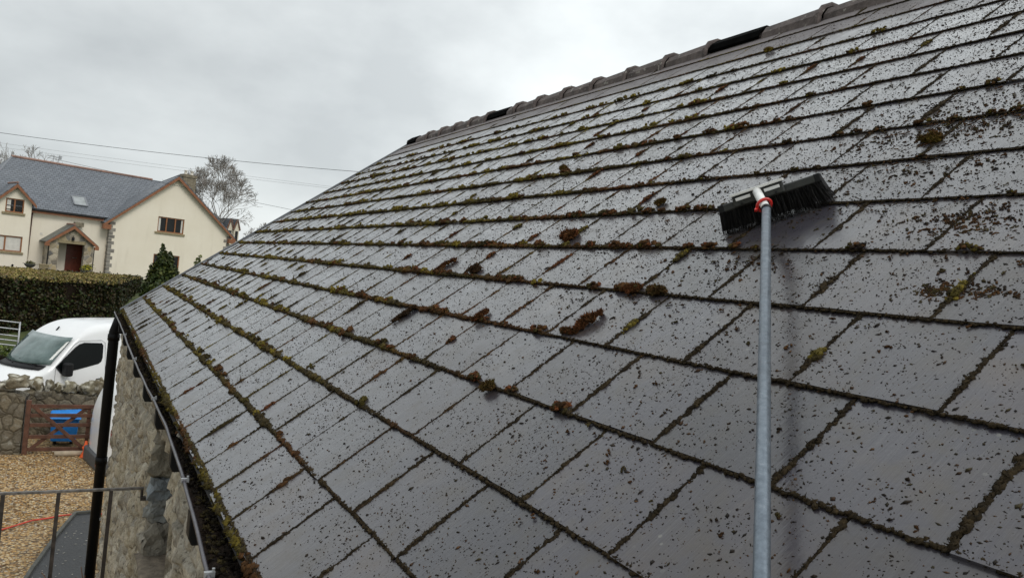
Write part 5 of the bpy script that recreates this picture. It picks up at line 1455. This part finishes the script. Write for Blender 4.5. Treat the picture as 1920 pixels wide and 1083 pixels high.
# skylight
sl = (RW - EWm) / (RV - EV); up_ = Vector((0, 1, sl)).normalized()
def on_roof(u, v, h): return Vector((u, v, EWm + (v - EV) * sl)) + Vector((0, -up_.z, up_.y)) * h
SKU0, SKU1, SKV0, SKV1 = -2.20, -1.34, .95, 1.80
def sky_frame(mb):
    for (a, b) in (((SKU0, SKV0), (SKU1, SKV0)), ((SKU0, SKV1), (SKU1, SKV1)), ((SKU0, SKV0), (SKU0, SKV1)), ((SKU1, SKV0), (SKU1, SKV1))):
        mb.bar(on_roof(*a, .05), on_roof(*b, .05), .09, .09, (0, -up_.z, up_.y))
skl = hb('skylight', 'lead', sky_frame)
def sky_glass(mb):
    q = [on_roof(SKU0, SKV0, .07), on_roof(SKU1, SKV0, .07), on_roof(SKU1, SKV1, .07), on_roof(SKU0, SKV1, .07)]
    mb.add(q + [p - Vector((0, -up_.z, up_.y)) * .02 for p in q], [(0, 1, 2, 3), (7, 6, 5, 4), (0, 4, 5, 1), (1, 5, 6, 2), (2, 6, 7, 3), (3, 7, 4, 0)])
hb('pane', 'skylight_glass', sky_glass, skl)
# quoins on the wing corners
rq = random.Random(2)
def quoins(u, s):
    z = -.1; i = 0
    while z < 4.0:
        h = rq.uniform(.20, .32); w = (.42 if i % 2 else .24) * rq.uniform(.85, 1.1)
        a, b = (u - .015, u + w) if s > 0 else (u - w, u + .015)
        hb('quoin', 'quoin_stone', lambda mb: mb.box((a, -.02, z), (b, .18, z + h - .025)), house, .012)
        z += h; i += 1
quoins(0, 1); quoins(9.15, -1)
def side_quoin(mb):
    z = -.1
    while z < 4.0:
        h = rq.uniform(.20, .32); mb.box((-.02, .181, z), (.10, .181 + rq.uniform(.12, .25), z + h - .025)); z += h
hb('side_quoin', 'quoin_stone', side_quoin)
# porch
PV = -1.0; pc, ph = -2.66, 1.60
ptop = lambda u: 2.28 + (3.36 - 2.28) * max(0, 1 - abs(u - pc) / 1.52)
mb = MB()
us = [-4.02, -3.46, pc, -1.84, -1.26]
for a, b in zip(us[:-1], us[1:]):
    zl = -.1 if (b <= -3.4 or a >= -1.9) else 2.14
    mb.add([(a, PV, zl), (b, PV, zl), (b, PV, ptop(b)), (a, PV, ptop(a)), (a, PV + .35, zl), (b, PV + .35, zl), (b, PV + .35, ptop(b)), (a, PV + .35, ptop(a))], [(0, 1, 2, 3), (7, 6, 5, 4), (0, 4, 5, 1), (1, 5, 6, 2), (2, 6, 7, 3), (3, 7, 4, 0)])
mb.box((-4.02, PV + .35, -.1), (-3.75, MV, 2.3)); mb.box((-1.53, PV + .35, -.1), (-1.26, MV, 2.3))
pch = mb.build('porch_wall', 'porch_stone', house)
hb('lintel', 'sill_stone', lambda mb: mb.box((-3.52, PV - .02, 2.14), (-1.78, PV + .02, 2.36)), pch, .01)
for sgn in (-1, 1):
    e0 = pc + sgn * 1.66; zz = 2.16
    cs = [(e0, MV, zz), (e0, PV - .2, zz), (pc, PV - .2, 3.50), (pc, MV, 3.50)]
    if sgn > 0: cs = [cs[1], cs[0], cs[3], cs[2]]
    prf = roof_quad('porch_roof', cs, 'porch_slate', house, .07)
hb('bargeboard', 'timber', lambda mb: barge(mb, pc, 1.68, 2.10, 3.43, PV - .24, .19))
hb('barge_foot', 'timber', lambda mb: (mb.box((pc - 1.69, PV - .235, 1.86), (pc - 1.42, PV + .02, 2.06)), mb.box((pc + 1.42, PV - .235, 1.86), (pc + 1.69, PV + .02, 2.06))))
hb('ridge', 'terracotta', lambda mb: mb.tube([(pc, PV - .2, 3.52), (pc, MV, 3.52)], .07, 8), prf)
hb('porch_drainpipe', 'black_plastic', lambda mb: (mb.tube([(-4.08, PV + .02, 2.0), (-4.08, PV + .02, 0)], .035, 8), mb.tube([(-1.20, PV + .02, 2.0), (-1.20, PV + .02, 0)], .035, 8)))
hb('lead_box', 'chimney_brick', lambda mb: mb.box((-2.28, MV - .38, 3.42), (-1.70, MV, 3.72)))
lt = hb('porch_lantern', 'black_plastic', lambda mb: (mb.box((-2.72, PV - .14, 2.38), (-2.56, PV - .02, 2.60)), mb.box((-2.66, PV - .10, 2.60), (-2.62, PV - .0, 2.70))), bevel=.01)
hb('vent_plate', 'pot_white', lambda mb: mb.box((-4.30, MV - .02, 2.55), (-4.14, MV, 2.72)))
# chimneys
def chimney(u, v, w, d, z0, z1, pots, mat):
    ch = hb('chimney', mat, lambda mb: (mb.box((u - w / 2, v - d / 2, z0), (u + w / 2, v + d / 2, z1)), mb.box((u - w / 2 - .06, v - d / 2 - .06, z1 - .22), (u + w / 2 + .06, v + d / 2 + .06, z1 + .02))))
    for k in range(pots):
        uu = u - w / 2 + w * (k + .5) / pots
        mb = MB(); mb.lathe((uu, v, z1), [(.14, 0), (.12, .15), (.11, .30), (.15, .32), (.15, .38), (.10, .38), (.09, .1)], 12); mb.build('chimney_pot', 'pot_white', ch, True)
    return ch
chimney(7.42, 5.0, 1.05, .7, 5.5, 8.92, 2, 'chimney_brick')
chimney(-2.40, 6.4, .45, .45, 6.5, 8.10, 0, 'chimney_brick')
hb('aerial', 'galvanised', lambda mb: (mb.tube([(-2.40, 6.4, 8.1), (-2.40, 6.4, 8.78)], .02, 6), mb.bar((-2.8, 6.4, 8.66), (-1.95, 6.4, 8.60), .03, .03), [mb.bar((-2.75 + .16 * k, 6.2, 8.66), (-2.75 + .16 * k, 6.6, 8.66), .02, .02) for k in range(5)], mb.box((-2.05, 6.36, 8.50), (-1.85, 6.44, 8.78))))
# terrace in front of the house
ter = thing('terrace', 'dark stone terrace with two steps in front of the cream house', 'terrace', mat=HM)
hb('paving', 'flagstone', lambda mb: mb.box((-11, -2.9, -.6), (.0, MV - .02, .09)), ter)
hb('retaining_wall', 'field_stone', lambda mb: (mb.box((-11, -3.25, -.8), (-1.0, -2.905, .16))), ter)
hb('step', 'flagstone', lambda mb: (mb.box((-4.6, -3.65, -.8), (-1.4, -3.255, -.06)), mb.box((-4.3, -4.05, -.8), (-1.7, -3.655, -.22))), ter)
def hloc(u, v, w): return tuple(HM @ Vector((u, v, w)))
urn = thing('stone_urn', 'grey stone urn planter on a foot under the drainpipe of the house', 'planter', hloc(-5.40, -2.3, .09))
mb = MB(); mb.lathe((0, 0, 0), [(0, 0), (.16, 0), (.15, .06), (.06, .12), (.07, .18), (.26, .32), (.34, .44), (.36, .48), (.30, .48), (.25, .42), (0, .40)], 18); mb.build('urn_bowl', 'kerb_stone', urn, True)
P = np.random.default_rng(1).normal(size=(160, 3)) * (.13, .13, .07) + (0, 0, .52); A_ = leaf_cloud(P, P * 0 + (0, 0, 1), .08, 2, [(.05, .06, .02), (.10, .09, .03)]); tri_obj('foliage', A_[0], A_[1], 'leaf', urn, False, A_[2])
pt = thing('square_planter', 'pale square planter beside the left pier of the stone porch', 'planter', hloc(-4.55, -2.2, .09))
mb = MB(); mb.add([(-.22, -.22, 0), (.22, -.22, 0), (.22, .22, 0), (-.22, .22, 0), (-.29, -.29, .5), (.29, -.29, .5), (.29, .29, .5), (-.29, .29, .5)], [(0, 3, 2, 1), (4, 5, 6, 7), (0, 1, 5, 4), (1, 2, 6, 5), (2, 3, 7, 6), (3, 0, 4, 7)]); mb.build('planter_box', 'sill_stone', pt, bevel=.02)
mb = MB(); mb.box((-.31, -.31, .46), (.31, .31, .52)); mb.build('planter_rim', 'sill_stone', pt, bevel=.01)
fp = thing('flower_pot', 'round pot with yellow flowers beside the right pier of the stone porch', 'planter', hloc(-1.95, -2.3, .09))
mb = MB(); mb.lathe((0, 0, 0), [(0, 0), (.20, 0), (.26, .30), (.29, .34), (.25, .34), (0, .30)], 16); mb.build('pot', 'kerb_stone', fp, True)
P = np.random.default_rng(3).normal(size=(420, 3)) * (.15, .15, .11) + (0, 0, .50); A_ = leaf_cloud(P, P * 0 + (0, 0, 1), .07, 5, [(.42, .36, .04), (.30, .28, .03), (.08, .10, .02)]); tri_obj('flowers', A_[0], A_[1], 'leaf', fp, False, A_[2])
ln_ = thing('garden_lantern', 'small dark garden lantern on the terrace wall below the blinded window', 'lantern', hloc(-6.55, -3.05, .16))
mb = MB(); mb.lathe((0, 0, 0), [(0, 0), (.07, 0), (.06, .04), (.05, .05), (.05, .22), (.09, .24), (.02, .32), (0, .33)], 10); mb.build('lantern_body', 'black_plastic', ln_, True)

# ------------------------------------------------------------------ slate roofed house behind, with red gables
HM2 = HM @ Matrix.Translation((13.2, 14.0, -.6))
far = thing('far_house', 'distant slate roofed house with small red trimmed gables behind the big cream gable', 'house', mat=HM2)
def fb(name, mat, build, parent=far, bevel=0):
    mb = MB(); build(mb); return mb.build(name, mat, parent, False, bevel)
fb('wall', 'cream_render', lambda mb: mb.box((-2.5, 0, -1), (2.9, 6, 5.2)))
frf = roof_quad('roof', [(-2.7, -.3, 5.1), (3.1, -.3, 5.1), (2.5, 3, 7.25), (-2.7, 3, 7.25)], 'house_slate', far)
roof_quad('roof', [(3.1, 6.3, 5.1), (-2.7, 6.3, 5.1), (-2.7, 3, 7.25), (2.5, 3, 7.25)], 'house_slate', far)
for k, (c_, dv_) in enumerate(((2.45, -.5), (3.0, -.8))):
    gb = fb('gablet', 'cream_render', lambda mb: mb.prism([(c_ - .26, 4.2), (c_ + .26, 4.2), (c_ + .26, 5.9), (c_, 6.65), (c_ - .26, 5.9)], dv_, 2.0, 1))
    def bg_(mb):
        for s in (-1, 1):
            mb.bar((c_, dv_ - .05, 6.80), (c_ + s * .34, dv_ - .05, 5.70), .08, .13)
    fb('bargeboard', 'timber', bg_, gb)
    fb('window', 'window_glass', lambda mb: mb.box((c_ - .14, dv_ - .03, 4.6), (c_ + .14, dv_ - .005, 5.6)), gb)
    for s in (-1, 1):
        roof_quad('gablet_roof', [(c_ + s * .35, dv_ - .1, 5.68), (c_ + s * .35, 2.4, 5.68), (c_, 2.4, 6.82), (c_, dv_ - .1, 6.82)], 'house_slate', gb, .05)
fb('chimney', 'pot_white', lambda mb: mb.box((3.3, 2.4, 4.5), (3.6, 2.8, 6.5)))

# ------------------------------------------------------------------ bare trees
def bare_tree(name, label, base, height, spread, seed, levels=6, trunk=.22, group='bare winter trees behind the houses', cat='tree', mat='twig'):
    root = thing(name, label, cat, base, group); r = random.Random(seed)
    tb = MB(); cb = MB()
    def grow_(p, d, L, rad, lev, out):
        n = 3; ps = [p.copy()]; rr = [max(.012, rad)]
        for i in range(n):
            d = (d + Vector((r.gauss(0, .10), r.gauss(0, .10), r.gauss(.03, .05)))).normalized(); p = p + d * L / n; ps.append(p.copy()); rr.append(max(.012, rad * (1 - .35 * (i + 1) / n)))
        out.tube(ps, rr, 5 if lev < 3 else 3, cap=False)
        if lev >= levels: return
        e = ((ps[-1].x ** 2 + ps[-1].y ** 2) ** .5 / (height * .285)) ** 2 + ((ps[-1].z - height * .62) / (height * .35)) ** 2
        if lev > 2 and e > 1.0: return
        k = 3 if lev < 2 else r.choice((2, 3, 3))
        for i in range(k):
            a = r.uniform(0, 6.283); tilt = r.uniform(.30, .75) * spread
            u = d.orthogonal().normalized(); w = d.cross(u)
            nd = (d * math.cos(tilt) + (u * math.cos(a) + w * math.sin(a)) * math.sin(tilt)); nd.z += .06; nd.normalize()
            grow_(ps[-1] if i == 0 else ps[r.choice((2, 3))], nd, L * r.uniform(.66, .84), rr[-1] * .72, lev + 1, cb)
    grow_(Vector((0, 0, 0)), Vector((0, 0, 1)), height * .27, trunk, 0, tb)
    tb.build('trunk', 'bark', root, True, recalc=False); cb.build('crown', mat, root, True, recalc=False)
    return root
bare_tree('bare_tree', 'leafless round crowned tree rising behind the chimney of the cream house', (10.9, 80.2, 1.8), 13.0, 1.05, 44, 9, .26)
bare_tree('bare_tree', 'leafless tree above the left end of the slate roof', (-6.2, 90.5, 1.8), 13.0, .95, 9, 8, .16)
bare_tree('bare_tree', 'smaller leafless tree beside the roof aerial of the cream house', (-3.9, 92, 1.8), 11.6, .9, 13, 7, .12)
bare_tree('bare_tree', 'leafless tree cut by the left edge behind the hipped roof', (-9.2, 84, 1.8), 11.8, .9, 15, 7, .2)
bare_tree('bare_tree', 'low grey leafless tree just behind the far roof edge right of the small gables', (16.2, 84, 1.8), 7.0, .95, 22, 8, .14)
bare_tree('bare_tree', 'thin leafless tree partly behind the apex of the big gable', (6.9, 84, 1.8), 10.8, .9, 31, 6, .14)
# wooded skyline far away
pts = []; r = np.random.default_rng(6)
for i in range(26000):
    x = r.uniform(-120, 240); h = 3.2 + 2.2 * mn.noise((x * .05, 0, 0)) + 1.2 * mn.noise((x * .23, 2, 0)); pts.append((x, 185 + r.uniform(0, 14), 1.9 + .8 + h * r.random() ** .7))
pts = np.array(pts); A_ = leaf_cloud(pts, pts * 0 + (0, -1, .3), 1.0, 4, [(.05, .055, .045), (.07, .07, .055), (.045, .05, .035)])
tag(tri_obj('far_wood', A_[0], A_[1], 'leaf', None, False, A_[2]), 'low grey green band of distant woodland on the horizon', 'woodland', kind='stuff')
bush_thing('evergreen', 'dark evergreen tree just showing at the left edge behind the hipped roof', (-7.5, 84, 1.8), 2.0, 3.6, 3000, .4, [(.02, .03, .012), (.03, .04, .015)], 12, 'tree')

# ------------------------------------------------------------------ overhead cables
def cable(label, a, b, r, sag, mat, ext0=.8, ext1=.6):
    a, b = Vector(a), Vector(b); d = b - a; p, q = a - d * ext0, b + d * ext1; ps = []
    for i in range(41):
        f = i / 40; c_ = p.lerp(q, f); L = (1 + ext0 + ext1)
        c_.z += sag * ((f * L - ext0) * (f * L - ext0 - 1)); ps.append(c_)
    mb = MB(); mb.tube(ps, r, 6); o = mb.build('overhead_cable', mat, None, True)
    return tag(o, label, 'cable', 'overhead cables across the sky')
cable('thick dark cable, the highest, crossing the sky from the left edge to the roof', (-4.01, 42.55, 9.07), (10.56, 34.28, 9.0), .011, .5, 'cable_black')
cable('upper of a pair of thin pale cables passing over the house ridge', (-3.96, 42.52, 8.60), (9.55, 34.85, 8.18), .006, .12, 'pale_cable')
cable('lower of a pair of thin pale cables passing over the house ridge', (-3.95, 42.51, 8.40), (9.34, 34.97, 8.10), .006, .12, 'pale_cable')
cable('short length of dark cable low over the bare tree meeting the roof edge', (-1.53, 41.14, 8.09), (8.03, 35.7, 6.92), .008, .1, 'cable_black', .05, .6)
